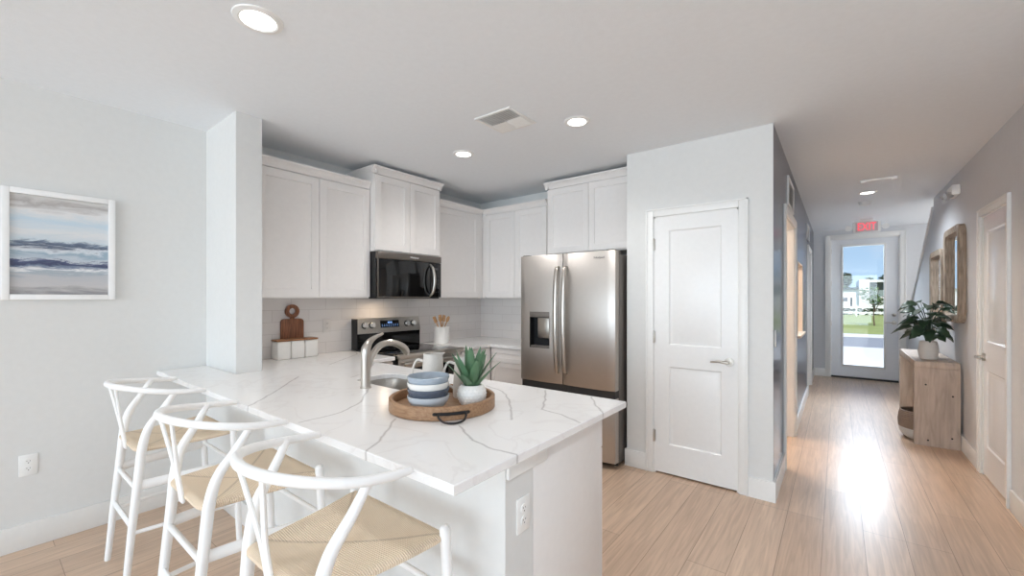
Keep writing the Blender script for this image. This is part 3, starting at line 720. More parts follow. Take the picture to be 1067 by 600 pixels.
# ================================================================== APPLIANCES
# --- microwave over the range (local x along +y)
mw = thing('microwave', 'black and stainless over-range microwave under the wall cabinet', 'microwave', (XL, 2.185, 0), FX)
W = 0.745; yf = -0.425; z0, z1 = 1.395, 1.812
obj('case', B(0, W, yf + 0.03, -0.002, z0, z1, 0.004), M['black'], mw)
bm = bmesh.new(); box(bm, 0, W, yf - 0.004, yf + 0.03, z1 - 0.062, z1, 0.004); obj('vent_strip', bm, M['darksteel'], mw)
bm = bmesh.new(); box(bm, 0, 0.60, yf, yf + 0.03, z0 + 0.012, z1 - 0.064, 0.003); dr = obj('door', bm, M['blackglass'], mw)
bm = bmesh.new(); box(bm, 0.0, 0.012, yf - 0.003, yf + 0.02, z0 + 0.012, z1 - 0.064, 0.002); box(bm, 0.012, 0.60, yf - 0.003, yf + 0.02, z0 + 0.006, z0 + 0.018, 0.002); obj('door_trim', bm, M['darksteel'], mw)
obj('control_panel', B(0.602, W, yf, yf + 0.03, z0 + 0.012, z1 - 0.064, 0.003), M['blackglass'], mw)
bm = bmesh.new(); tube(bm, [(0.60, yf - 0.002, z1 - 0.085), (0.608, yf - 0.035, z1 - 0.13), (0.612, yf - 0.052, (z0 + z1) / 2 - 0.03), (0.608, yf - 0.035, z0 + 0.07), (0.60, yf - 0.002, z0 + 0.03)], [0.010, 0.013, 0.014, 0.013, 0.010], 14); obj('handle', bm, M['nickel'], mw)
for r in range(5):
    bm = bmesh.new()
    for c in range(3): box(bm, 0.64 + c * 0.03, 0.652 + c * 0.03, yf - 0.001, yf + 0.002, z0 + 0.06 + r * 0.04, z0 + 0.066 + r * 0.04)
    obj('keypad_row', bm, M['badge'], mw)
obj('clock_window', B(0.655, 0.70, yf - 0.001, yf + 0.002, z0 + 0.285, z0 + 0.305), M['badge'], mw)
text('badge_lettering', 'Whirlpool', 0.024, M['white'], mw, (W / 2 + 0.03, yf - 0.0045, z1 - 0.031), (PI / 2, 0, 0), 0.0006)
lamp('cooktop_lamp', 'AREA', (XL + 0.22, 2.40, 1.388), 0.55, (1, 0.78, 0.55), (0, 0, 0), shape='RECTANGLE', size=0.10, size_y=0.06)

# --- range
rg = thing('range', 'stainless electric range with black glass cooktop and rear control panel', 'oven', (XL, 2.193, 0), FX)
W = 0.745; yf = -0.735
obj('range_body', B(0, W, -0.66, -0.012, 0.03, 0.90, 0.003), M['black'], rg)
obj('cooktop', B(-0.002, W + 0.002, -0.70, -0.085, 0.90, 0.922, 0.004), M['blackglass'], rg)
obj('cooktop_trim', B(-0.003, W + 0.003, yf, -0.685, 0.888, 0.926, 0.006), M['nickel'], rg)
bm = prism(bmesh.new(), [(-0.085, 0.915), (-0.085, 1.075), (-0.012, 1.075), (-0.012, 0.915)], 'x', 0.0, W); obj('backguard', bm, M['blackglass'], rg)
bm = prism(bmesh.new(), [(-0.098, 1.065), (-0.070, 1.205), (-0.012, 1.205), (-0.012, 1.065)], 'x', 0.0, W); cp = obj('control_panel', bm, M['steelx'], rg)
bm = B(-0.004, 0.003, -0.10, -0.012, 0.915, 1.206); obj('end_cap', bm, M['black'], rg)
ang = math.atan2(0.028, 0.14)
def onpanel(z): return -0.098 + 0.028 * (z - 1.065) / 0.14
for kx in (0.085, 0.165, 0.575, 0.655):
    zc = 1.14; yc = onpanel(zc); nrm = Vector((0, -math.cos(ang), math.sin(ang)))
    p = Vector((kx, yc, zc)); bm = bmesh.new()
    tube(bm, [p + nrm * -0.002, p + nrm * 0.022], 0.026, 24, smooth=False, roundend=False); tube(bm, [p + nrm * 0.022, p + nrm * 0.03], [0.022, 0.02], 24, smooth=False, roundend=False)
    kb = obj('knob', bm, M['chrome'], rg)
    obj('bezel', tube(bmesh.new(), [p + nrm * -0.003, p + nrm * 0.003], 0.031, 24, smooth=False, roundend=False), M['iron'], kb)
zc = 1.145; yc = onpanel(zc)
bm = bmesh.new(); box(bm, -0.11, 0.11, -0.002, 0.002, -0.035, 0.035); dsp = obj('display', bm, M['blackglass'], rg); dsp.location = (0.37, yc, zc); dsp.rotation_euler = (-ang, 0, 0)
bm = bmesh.new()
for k, x in enumerate((-0.02, -0.008, 0.008, 0.02)): box(bm, x - 0.004, x + 0.004, -0.004, -0.001, 0.008, 0.022)
for r in range(2):
    for c in range(8): box(bm, -0.095 + c * 0.026, -0.088 + c * 0.026, -0.004, -0.001, -0.022 + r * 0.014, -0.018 + r * 0.014)
cl = obj('clock_digits', bm, M['display'], rg); cl.location = (0.37, yc, zc); cl.rotation_euler = (-ang, 0, 0)
bm = bmesh.new(); box(bm, 0.006, W - 0.006, -0.70, -0.66, 0.20, 0.885, 0.004); od = obj('oven_door', bm, M['blackglass'], rg)
bm = bmesh.new(); box(bm, 0.006, W - 0.006, -0.703, -0.69, 0.80, 0.885, 0.003); obj('door_rail', bm, M['steelx'], rg)
bm = bmesh.new(); tube(bm, [(0.04, -0.75, 0.845), (W - 0.04, -0.75, 0.845)], 0.013, 16, smooth=False)
for x in (0.07, W - 0.07): tube(bm, [(x, -0.70, 0.845), (x, -0.75, 0.845)], 0.010, 12, smooth=False)
obj('oven_handle', bm, M['nickel'], rg)
obj('storage_drawer', B(0.006, W - 0.006, -0.70, -0.66, 0.035, 0.192, 0.004), M['steelx'], rg)
bm = bmesh.new()
for cx, cy, r in ((0.2, -0.25, 0.09), (0.55, -0.25, 0.075), (0.2, -0.53, 0.075), (0.55, -0.53, 0.10)):
    obj('burner_ring', lathe(bmesh.new(), [(r - 0.003, 0), (r, 0), (r, 0.0006), (r - 0.003, 0.0006), (r - 0.003, 0)], (cx, cy, 0.9215), 40, closed=False), M['badge'], rg)

# --- refrigerator
FX0, FX1 = -2.374, -1.426
fr = thing('refrigerator', 'stainless french-door refrigerator with ice dispenser beside the pantry', 'refrigerator', ((FX0 + FX1) / 2, 0, 0))
hw = (FX1 - FX0) / 2
FYF = 3.20
obj('cabinet_case', B(-hw + 0.004, hw - 0.004, FYF + 0.095, YF - 0.03, 0.03, 1.765, 0.004), M['steel_side'], fr)
def curved_door(x0, x1, z0, z1, bulge, hole=None):
    """slightly bowed stainless leaf; front at FYF, bowing toward -y"""
    bm = bmesh.new(); n = 14; zs = [z0, z0 + 0.006, z1 - 0.006, z1] if not hole else [z0, z0 + 0.006, hole[2], hole[3], z1 - 0.006, z1]
    xs = [x0 + (x1 - x0) * k / n for k in range(n + 1)]
    if hole: xs = sorted(set([x for x in xs if not (abs(x - hole[0]) < 0.012 or abs(x - hole[1]) < 0.012)] + [hole[0], hole[1]]))
    def yy(x): 
        u = (x - x0) / (x1 - x0) * 2 - 1
        e = max(0, abs(u) - 0.94) / 0.06
        return FYF - bulge * (1 - u * u) + 0.008 * e * e
    V = {}
    for i, x in enumerate(xs):
        for j, z in enumerate(zs):
            d = 0.004 if j in (0, len(zs) - 1) else 0
            V[i, j] = bm.verts.new((x, yy(x) + d, z))
    for i in range(len(xs) - 1):
        for j in range(len(zs) - 1):
            if hole and hole[0] - 1e-6 <= xs[i] < hole[1] - 1e-6 and hole[2] - 1e-6 <= zs[j] < hole[3] - 1e-6: continue
            bm.faces.new((V[i, j], V[i + 1, j], V[i + 1, j + 1], V[i, j + 1]))
    yb = FYF + 0.075
    J = len(zs) - 1; I = len(xs) - 1
    top = [bm.verts.new((x, yb, z1)) for x in xs]; bot = [bm.verts.new((x, yb, z0)) for x in xs]
    for i in range(I):
        bm.faces.new((V[i, J], V[i + 1, J], top[i + 1], top[i])); bm.faces.new((V[i + 1, 0], V[i, 0], bot[i], bot[i + 1]))
    bm.faces.new([V[0, j] for j in range(J + 1)] + [top[0], bot[0]]); bm.faces.new([V[I, j] for j in range(J, -1, -1)] + [bot[I], top[I]])
    bm.faces.new(bot + list(reversed(top)))
    return bm, yy
ox = (FX0 + FX1) / 2
hole = (-2.345 - ox, -2.095 - ox, 1.055, 1.305) 
def local(x): return x - ox
SPL = -1.915
hl = (local(-2.262), local(-2.045), 0.945, 1.275)
bm, yl = curved_door(-hw, local(SPL) - 0.004, 0.640, 1.79, 0.012, hl); ld = obj('left_door', bm, M['steel'], fr)
bm, yr = curved_door(local(SPL) + 0.004, hw, 0.640, 1.79, 0.012); rd = obj('right_door', bm, M['steel'], fr)
bm, y3 = curved_door(-hw, hw, 0.05, 0.575, 0.012); dw = obj('freezer_drawer', bm, M['steel'], fr)
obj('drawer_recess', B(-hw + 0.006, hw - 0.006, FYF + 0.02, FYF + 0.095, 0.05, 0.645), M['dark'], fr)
bm = bmesh.new(); box(bm, hw - 0.001, hw + 0.002, FYF + 0.008, FYF + 0.07, 0.645, 1.785); box(bm, hw - 0.001, hw + 0.002, FYF + 0.008, FYF + 0.07, 0.055, 0.57); obj('door_edge', bm, M['gasket'], fr)
obj('gasket', B(-hw + 0.01, hw - 0.01, FYF + 0.076, FYF + 0.095, 0.05, 1.765), M['black'], fr)
for sx in (-1, 1):
    xh = local(SPL) + sx * 0.040
    bm = bmesh.new(); tube(bm, [(xh, FYF - 0.006, 1.675), (xh, FYF - 0.038, 1.65), (xh, FYF - 0.058, 1.50), (xh, FYF - 0.066, 1.2), (xh, FYF - 0.058, 0.94), (xh, FYF - 0.038, 0.77), (xh, FYF - 0.006, 0.745)], [0.015, 0.018, 0.020, 0.021, 0.020, 0.018, 0.015], 14, flat=0.7, up=(0, 1, 0))
    obj('handle', bm, M['nickel'], fr)
bm = bmesh.new()    # dispenser cavity
a, b, c, d = hl; yb = FYF + 0.062
vs = lambda *p: bm.faces.new([bm.verts.new(q) for q in p])
yA, yB = yl(a), yl(b)
vs((a, yA, c), (a, yb, c), (a, yb, d), (a, yA, d)); vs((b, yB, c), (b, yB, d), (b, yb, d), (b, yb, c)); vs((a, yb, c), (b, yb, c), (b, yb, d), (a, yb, d)); vs((a, yA, c), (b, yB, c), (b, yb, c), (a, yb, c)); vs((a, yA, d), (a, yb, d), (b, yb, d), (b, yB, d))
dp = obj('dispenser', bm, M['iron'], fr, smooth=False, recalc=False)
obj('control_strip', B(a, b, FYF - 0.012, FYF + 0.02, d - 0.05, d, 0.003), M['steel_side'], dp)
obj('paddle', B(a + 0.075, b - 0.02, FYF + 0.012, FYF + 0.03, c + 0.09, d - 0.055, 0.004), M['steelx'], dp)
obj('drip_tray', B(a + 0.004, b - 0.004, FYF - 0.004, FYF + 0.06, c, c + 0.02, 0.002), M['steel_side'], dp)
text('badge_lettering', 'Whirlpool', 0.024, M['badge'], fr, (local(-1.56), yr(local(-1.56)) - 0.002, 1.735), (PI / 2, 0, 0.0), 0.0006)
for x in (-hw + 0.05, hw - 0.05): obj('foot', lathe(bmesh.new(), [(0.001, 0), (0.022, 0), (0.022, 0.05), (0.001, 0.05)], (x, FYF + 0.13, 0), 16), M['black'], fr)
obj('kick_plate', B(-hw + 0.02, hw - 0.02, FYF + 0.10, FYF + 0.12, 0.02, 0.07), M['black'], fr)
for x in (-hw + 0.05, hw - 0.05): obj('hinge_cover', B(x - 0.035, x + 0.035, FYF + 0.02, FYF + 0.16, 1.766, 1.80, 0.004), M['steel_side'], fr)

# ================================================================== STOOLS
def make_stool():
    t = thing('counter_stool', '', 'stool', (0, 0, 0), 0, 'white wishbone counter stools along the peninsula')
    SH = 0.676
    wd = M['white']
    for s in (-1, 1):
        bm = tube(bmesh.new(), [(s * 0.256, 0.235, 0.006), (s * 0.252, 0.222, 0.34), (s * 0.246, 0.205, 0.692)], [0.0135, 0.0165, 0.0165], 14); lg = obj('leg', bm, wd, t)
        obj('glide', lathe(bmesh.new(), [(0.001, 0), (0.011, 0), (0.011, 0.005), (0.001, 0.005)], (s * 0.256, 0.235, 0.0), 14), M['rubber'], lg)
        bm = tube(bmesh.new(), [(s * 0.205, -0.232, 0.006), (s * 0.201, -0.206, 0.30), (s * 0.198, -0.180, 0.56), (s * 0.203, -0.168, 0.68), (s * 0.214, -0.146, 0.77), (s * 0.226, -0.095, 0.85), (s * 0.234, -0.050, 0.925)],
                  [0.0135, 0.0165, 0.019, 0.019, 0.0175, 0.015, 0.0125], 14); lg = obj('leg', bm, wd, t)
        obj('glide', lathe(bmesh.new(), [(0.001, 0), (0.011, 0), (0.011, 0.005), (0.001, 0.005)], (s * 0.205, -0.232, 0.0), 14), M['rubber'], lg)
        obj('stretcher', tube(bmesh.new(), [(s * 0.195, -0.188, 0.49), (s * 0.250, 0.213, 0.49)], 0.012, 12, smooth=False, flat=1.9, up=(0, 0, 1)), wd, t)
        obj('stretcher', tube(bmesh.new(), [(s * 0.201, -0.209, 0.27), (s * 0.253, 0.225, 0.27)], 0.0095, 12, smooth=False), wd, t)
    obj('stretcher', tube(bmesh.new(), [(-0.195, -0.187, 0.475), (0.195, -0.187, 0.475)], 0.0115, 12, smooth=False), wd, t)
    obj('stretcher', tube(bmesh.new(), [(-0.201, -0.206, 0.30), (0.201, -0.206, 0.30)], 0.0105, 12, smooth=False, flat=1.5, up=(0, 0, 1)), wd, t)
    obj('stretcher', tube(bmesh.new(), [(-0.250, 0.214, 0.50), (0.250, 0.214, 0.50)], 0.0105, 12, smooth=False), wd, t)
    obj('stretcher', tube(bmesh.new(), [(-0.253, 0.226, 0.25), (0.253, 0.226, 0.25)], 0.0125, 12, smooth=False), wd, t)
    # woven seat: trapezoid, rails bulge at the rim, dip toward the middle
    bm = bmesh.new(); n = 28; G = {}; Hh = {}
    for i in range(n + 1):
        for j in range(n + 1):
            u = i / n * 2 - 1; v = j / n * 2 - 1
            hwid = 0.186 + (0.252 - 0.186) * (v + 1) / 2
            x = u * hwid; y = v * 0.205 + 0.010
            e = max(abs(u), abs(v)); dip = -0.016 * (1 - e ** 2.2)
            rim = -0.012 * max(0, (e - 0.88) / 0.12) ** 2
            cr_ = max(0, abs(u) - 0.84) / 0.16 * max(0, abs(v) - 0.84) / 0.16
            x *= 1 - 0.05 * cr_; y *= 1 - 0.05 * cr_
            front = 0.010 * max(0, v) ** 2
            G[i, j] = bm.verts.new((x, y, SH + dip + rim + front)); Hh[i, j] = bm.verts.new((x, y, SH - 0.034 - rim + front))
    for i in range(n):
        for j in range(n):
            bm.faces.new((G[i, j], G[i + 1, j], G[i + 1, j + 1], G[i, j + 1])); bm.faces.new((Hh[i, j], Hh[i, j + 1], Hh[i + 1, j + 1], Hh[i + 1, j]))
    for k in range(n):
        for q in (((k, 0), (k + 1, 0)), ((k + 1, n), (k, n)), ((0, k + 1), (0, k)), ((n, k), (n, k + 1))):
            bm.faces.new((G[q[1]], G[q[0]], Hh[q[0]], Hh[q[1]]))
    obj('seat', bm, M['seat'], t)
    # steam-bent top rail
    half = [(0.250, 0.066, 0.919), (0.251, 0.0, 0.924), (0.237, -0.085, 0.934), (0.193, -0.168, 0.949), (0.113, -0.235, 0.963)]
    P = half + [(0, -0.261, 0.968)] + [(-x, y, z) for x, y, z in reversed(half)]
    obj('top_rail', tube(bmesh.new(), P, [0.0115, 0.013, 0.0138, 0.0142, 0.0145, 0.0145, 0.0145, 0.0142, 0.0138, 0.013, 0.0115], 14), wd, t)
    # wishbone splat
    bm = bmesh.new()
    for s in (-1, 1):
        tube(bm, [(s * 0.009, -0.196, 0.642), (s * 0.010, -0.204, 0.70), (s * 0.018, -0.215, 0.77), (s * 0.048, -0.231, 0.87), (s * 0.078, -0.246, 0.958)], [0.0125, 0.012, 0.0115, 0.011, 0.011], 10, flat=0.62, up=(0, 1, 0.2))
    obj('back_splat', bm, wd, t)
    return t
def copy_tree(o, parent=None):
    c = o.copy(); COL.objects.link(c)
    if parent: c.parent = parent
    for ch in list(o.children): copy_tree(ch, c)
    return c
st = make_stool()
spots = [((-1.197, 0.688), math.radians(0), 'white wishbone stool with woven seat nearest the camera at the counter corner'),
         ((-1.95, 0.688), math.radians(0), 'white wishbone stool with woven seat in the middle of the three'),
         ((-2.88, 0.688), math.radians(0), 'white wishbone stool with woven seat farthest away, closest to the left wall')]
for i, (p, r, lb) in enumerate(spots):
    o = st if i == 0 else copy_tree(st)
    o.location = (p[0], p[1], 0); o.rotation_euler = (0, 0, r); o['label'] = lb

# ================================================================== COUNTER OBJECTS
CZ = 0.914
# --- tray
TX, TY, TR = -1.398, 1.300, 0.233
tr = thing('serving_tray', 'round wooden tray with dark iron handles on the peninsula counter', 'tray', (TX, TY, CZ))
bm = lathe(bmesh.new(), [(0.001, 0), (TR - 0.006, 0), (TR, 0.004), (TR, 0.052), (TR - 0.004, 0.056), (TR - 0.014, 0.056), (TR - 0.018, 0.052), (TR - 0.018, 0.016), (0.001, 0.014)], seg=72)
obj('tray_body', bm, M['tray'], tr)
cdir = Vector((0.62, -0.785, 0)); ang0 = -0.60
for k in range(2):
    a0 = ang0 + PI * k; R_ = TR + 0.004
    bm = bmesh.new()
    tube(bm, [(R_ * math.cos(a0 + d), R_ * math.sin(a0 + d), 0.030) for d in (-0.29, -0.15, 0, 0.15, 0.29)], 0.008, 10, flat=0.8)
    q = Vector((math.cos(a0), math.sin(a0), 0)); s_ = Vector((-math.sin(a0), math.cos(a0), 0))
    c0 = q * (R_ + 0.002)
    tube(bm, [c0 - s_ * 0.054 + Vector((0, 0, 0.03)), c0 - s_ * 0.053 + q * 0.018 + Vector((0, 0, 0.022)), c0 - s_ * 0.036 + q * 0.038 + Vector((0, 0, 0.010)), c0 + q * 0.046 + Vector((0, 0, 0.006)), c0 + s_ * 0.036 + q * 0.038 + Vector((0, 0, 0.010)), c0 + s_ * 0.053 + q * 0.018 + Vector((0, 0, 0.022)), c0 + s_ * 0.054 + Vector((0, 0, 0.03))], 0.0042, 10)
    obj('handle', bm, M['iron'], tr)
TZ = CZ + 0.0145
# --- stacked bowls
bp_ = (-1.374, 1.196)
def bowl(label, m, z, r=0.088, h=0.062):
    bm = lathe(bmesh.new(), [(0.001, 0.004), (0.034, 0.003), (0.036, 0), (0.042, 0), (0.050, 0.006), (0.070, 0.020), (r - 0.007, 0.036), (r - 0.001, 0.052), (r, h), (r - 0.004, h + 0.001), (r - 0.010, 0.042), (0.066, 0.025), (0.04, 0.011), (0.001, 0.010)], seg=48)
    o = obj('bowl', bm, m); o.location = (bp_[0], bp_[1], z); tag(o, label, 'bowl', 'stacked bowls on the tray'); return o
bowl('pale grey bowl at the bottom of the stack on the tray', M['palebowl'], TZ)
bowl('dark slate-blue bowl second from the bottom of the tray stack', M['navybowl'], TZ + 0.030)
bowl('white bowl second from the top of the tray stack', M['whitebowl'], TZ + 0.056)
bowl('grey-blue bowl on top of the tray stack', M['bluebowl'], TZ + 0.082)
# --- pitchers
def pitcher(label, loc, hdir, h, r):
    t = thing('pitcher', label, 'pitcher', loc, hdir, 'white stoneware pitchers on the tray')
    bm = lathe(bmesh.new(), [(0.001, 0), (r * 0.94, 0), (r, 0.006), (r * 1.0, h * 0.25), (r * 0.93, h * 0.6), (r * 0.82, h * 0.93), (r * 0.84, h), (r * 0.79, h), (r * 0.77, h * 0.93), (r * 0.88, h * 0.6), (r * 0.94, 0.012), (0.001, 0.010)], seg=40)
    for v in bm.verts:          # pull a small pouring lip opposite the handle
        if v.co.z > h * 0.9 and v.co.x < -r * 0.4 and abs(v.co.y) < r * 0.45: v.co.x -= 0.014 * (v.co.z - h * 0.9) / (h * 0.1); v.co.z += 0.004
    obj('pitcher_body', bm, M['ceramic_speck'], t)
    bm = tube(bmesh.new(), [(r * 0.86, 0, h * 0.82), (r * 0.86 + 0.03, 0, h * 0.84), (r + 0.043, 0, h * 0.62), (r + 0.036, 0, h * 0.36), (r * 0.97, 0, h * 0.22)], [0.0052, 0.0045, 0.0043, 0.0043, 0.0052], 10, flat=1.3)
    obj('handle', bm, M['ceramic_speck'], t)
    return t
pitcher('white stoneware pitcher standing behind the stacked bowls', (-1.545, 1.372, TZ), math.radians(217.74), 0.205, 0.054)
pitcher('white stoneware pitcher standing behind the potted succulent', (-1.412, 1.452, TZ), math.radians(217.74), 0.195, 0.054)
# --- succulent
su = thing('potted_succulent', 'green spiky succulent in a white textured pot on the tray', 'plant', (-1.279, 1.362, TZ))
su.scale = (0.95, 0.95, 0.95)
bm = bmesh.new(); pr = [(0.001, 0), (0.042, 0), (0.050, 0.005), (0.064, 0.03), (0.068, 0.052), (0.063, 0.076), (0.050, 0.094), (0.046, 0.096), (0.042, 0.092), (0.05, 0.075), (0.001, 0.072)]
lathe(bm, pr, seg=48)
for row in range(6):            # raised dimples around the belly
    zz = 0.018 + row * 0.0125
    rr = [0.0575, 0.0635, 0.0668, 0.068, 0.0658, 0.0605][row]
    for k in range(22):
        a = 2 * PI * (k + 0.5 * (row % 2)) / 22
        bmesh.ops.create_icosphere(bm, subdivisions=1, radius=1, matrix=Matrix.Translation((rr * math.cos(a), rr * math.sin(a), zz)) @ Matrix.Rotation(a, 4, 'Z') @ Matrix.Diagonal((0.002, 0.006, 0.0045, 1)))
obj('pot', bm, M['ceramic'], su)
obj('soil', lathe(bmesh.new(), [(0.001, 0.070), (0.049, 0.070), (0.047, 0.083), (0.001, 0.086)], seg=24), M['soil'], su)
def blade(bm, base_, d, L_, wd_, curve, th=0.006):
    d = Vector(d).normalized(); side = d.cross(Vector((0, 0, 1)));
    if side.length < 0.1: side = Vector((1, 0, 0))
    side.normalize(); up_ = side.cross(d).normalized(); p = Vector(base_); n = 8; rings = []
    out = Vector((d.x, d.y, 0)); out = out.normalized() if out.length > 0.01 else Vector((0, 0, 0))
    for k in range(n + 1):
        t = k / n; q = p + d * L_ * t + out * curve * t * t + Vector((0, 0, -curve * 0.25 * t * t))
        ww = wd_ * (0.72 + 0.55 * t - 0.1 * t * t) * (1 - t ** 2.4) + 0.0006; h = th * (1 - t) + 0.0008
        rings.append([bm.verts.new(q + side * ww + up_ * h * 0.4), bm.verts.new(q - up_ * h * 0.4), bm.verts.new(q - side * ww + up_ * h * 0.4), bm.verts.new(q - up_ * h * 1.4)])
    for A, C in zip(rings[:-1], rings[1:]):
        for j in range(4): bm.faces.new((A[j], A[(j + 1) % 4], C[(j + 1) % 4], C[j]))
    bm.faces.new(rings[0]); bm.faces.new(rings[-1])
bm = bmesh.new(); rnd = random.Random(3)
for k in range(16):
    a = k * 2.39996 + 0.5; tilt = 0.06 + 0.05 * k
    tilt = min(tilt, 0.92)
    L_ = 0.205 - 0.003 * k + rnd.uniform(-0.012, 0.012)
    if k >= 14: L_ = 0.135
    blade(bm, (0.012 * math.cos(a), 0.012 * math.sin(a), 0.08), (math.sin(tilt) * math.cos(a), math.sin(tilt) * math.sin(a), math.cos(tilt)), L_, 0.025, 0.012 + 0.012 * rnd.random())
obj('leaves', bm, M['agave'], su)

# --- canisters and cutting board against the backsplash
cl_labels = ['left white square canister with wooden lid beside the return wall', 'middle white square canister with wooden lid before the cutting board', 'right white square canister with wooden lid nearest the wall outlet']
for k in range(3):
    yc = 1.470 + 0.0545 + k * 0.110
    t = thing('canister', cl_labels[k], 'canister', (-3.502, yc, CZ), 0, 'wood-lidded canisters on the counter')
    obj('jar', B(-0.055, 0.055, -0.0525, 0.0525, 0, 0.142, 0.012, 3), M['ceramic'], t)
    obj('lid', B(-0.056, 0.056, -0.0535, 0.0535, 0.1425, 0.156, 0.003), M['lid'], t)
bm = bmesh.new(); 
body = []
bw, bh = 0.092, 0.315
for k in range(7):
    a = math.radians(90 * k / 6); body.append((bw - 0.03 + 0.03 * math.sin(a) * 1.0, bh - 0.03 + 0.03 * math.cos(a)))
right = list(reversed(body))    # from right side up
poly = [(-bw, 0), (bw, 0)] + [(bw - 0.03 + 0.03 * math.cos(math.radians(90 * k / 6)), bh - 0.03 + 0.03 * math.sin(math.radians(90 * k / 6))) for k in range(7)] + [(0.016, bh), (0.014, bh + 0.012)]
poly += [(-0.014, bh + 0.012), (-0.016, bh)] + [(-(bw - 0.03 + 0.03 * math.sin(math.radians(90 * k / 6))), bh - 0.03 + 0.03 * math.cos(math.radians(90 * k / 6))) for k in range(7)]
prism(bm, poly, 'x', -0.009, 0.009)
cz = bh + 0.012 + 0.050; ro, ri = 0.056, 0.026; n = 32      # ring handle
rings = []
for r, x in ((ro, -0.009), (ro, 0.009), (ri, 0.009), (ri, -0.009)):
    rings.append([bm.verts.new((x, r * math.cos(2 * PI * k / n), cz + r * math.sin(2 * PI * k / n))) for k in range(n)])
for a, b in ((0, 1), (1, 2), (2, 3), (3, 0)):
    for k in range(n): bm.faces.new((rings[a][k], rings[a][(k + 1) % n], rings[b][(k + 1) % n], rings[b][k]))
cb = obj('cutting_board', bm, M['board']); cb.location = (-3.579, 1.645, CZ + 0.0); cb.rotation_euler = (0, 0, 0)
tag(cb, 'walnut paddle cutting board with round ring handle standing behind the canisters', 'cutting board')

# --- utensil crock
ck = obj('utensil_crock', lathe(bmesh.new(), [(0.001, 0), (0.079, 0), (0.083, 0.004), (0.083, 0.165), (0.086, 0.172), (0.085, 0.178), (0.078, 0.178), (0.077, 0.01), (0.001, 0.008)], seg=36), M['ceramic'])
ck.location = (-3.40, 3.145, CZ); tag(ck, 'white ceramic utensil crock on the counter right of the range', 'crock')
for k, (a, tl, kind) in enumerate([(0.75, 0.38, 0), (1.7, 0.26, 1), (2.9, 0.26, 0), (4.0, 0.40, 1), (5.2, 0.30, 0), (3.4, 0.18, 1)]):
    bm = bmesh.new(); Lh = 0.235
    tube(bm, [(0, 0, 0), (0, 0, Lh)], 0.006, 8, smooth=False)
    if kind == 0: bmesh.ops.create_uvsphere(bm, u_segments=14, v_segments=10, radius=1, matrix=Matrix.Translation((0, 0, Lh + 0.026)) @ Matrix.Diagonal((0.007, 0.025, 0.036, 1)))
    else: box(bm, -0.004, 0.004, -0.022, 0.022, Lh - 0.01, Lh + 0.06, 0.0035)
    o = obj('wooden_utensil', bm, M['spoon']); o.location = (-3.40 + 0.03 * math.cos(a + PI), 3.145 + 0.03 * math.sin(a + PI), CZ + 0.014)
    o.rotation_euler = (-math.sin(a) * tl, math.cos(a) * tl, 0)
    tag(o, ['round wooden spoon', 'flat wooden spatula'][kind] + ' standing in the white utensil crock', 'utensil', 'wooden utensils in the crock: ' + ['spoons', 'spatulas'][kind])

# ================================================================== OUTLETS, SWITCH
def outlet(label, loc, rz, switch=False):
    t = thing('light_switch' if switch else 'wall_outlet', label, 'switch' if switch else 'outlet', loc, rz)
    obj('cover_plate', B(-0.036, 0.036, -0.006, 0, -0.059, 0.059, 0.003), M['plastic'], t)
    if switch:
        obj('rocker', B(-0.016, 0.016, -0.009, -0.005, -0.033, 0.033, 0.002), M['plastic'], t)
    else:
        for s in (-1, 1):
            rc = obj('receptacle', lathe(bmesh.new(), [(0.001, 0), (0.0165, 0), (0.0165, 0.003), (0.001, 0.003)], seg=24), M['plastic'], t)
            rc.location = (0, -0.006, s * 0.02); rc.rotation_euler = (PI / 2, 0, 0)
            bm = bmesh.new()
            for x in (-0.006, 0.006): box(bm, x - 0.001, x + 0.001, 0.001, 0.006, 0.003, 0.0034)
            box(bm, -0.002, 0.002, -0.009, -0.005, 0.003, 0.0034)
            obj('slots', bm, M['black'], rc)
    return t
outlet('white duplex outlet low on the left wall near the stools', (XL, 0.207, 0.463), FX)
outlet('white duplex outlet on the end of the peninsula half wall', (XP, 1.142, 0.675), FX)
o_bs = outlet('white outlet on the tile backsplash right of the cutting board', (XL + 0.008, 1.95, 1.155), FX)
outlet('white outlet on the tile backsplash left of the refrigerator', (-2.60, YF - 0.008, 1.19), 0)
for c_ in o_bs.children: c_.data.materials[0] = M['tileplate']
outlet('white rocker switch on the slate hall wall near the pantry corner', (XH, 3.46, 1.115), FX, True)

# ================================================================== PAINTING
pa = thing('framed_painting', 'abstract blue and grey seascape painting in a white frame on the left wall', 'painting', (XL, 0.335, 1.70), FX)
bm = bmesh.new(); hw_, hh, fw = 0.228, 0.310, 0.031
for a in ((-hw_, -hw_ + fw, -hh, hh), (hw_ - fw, hw_, -hh, hh), (-hw_ + fw, hw_ - fw, -hh, -hh + fw), (-hw_ + fw, hw_ - fw, hh - fw, hh)): box(bm, a[0], a[1], -0.034, -0.001, a[2], a[3], 0.003)
obj('frame', bm, M['white'], pa)
cv = bpy.data.objects.new('canvas', None)
bpy.data.objects.remove(cv)
bm = B(-0.02, -0.001, -hw_ + fw + 0.001, hw_ - fw - 0.001, -hh + fw + 0.001, hh - fw - 0.001)
o = obj('canvas', bm, M['art'], pa); o.rotation_euler = (0, 0, -FX); o.location = (0, -0.02 + 0.0, 0)

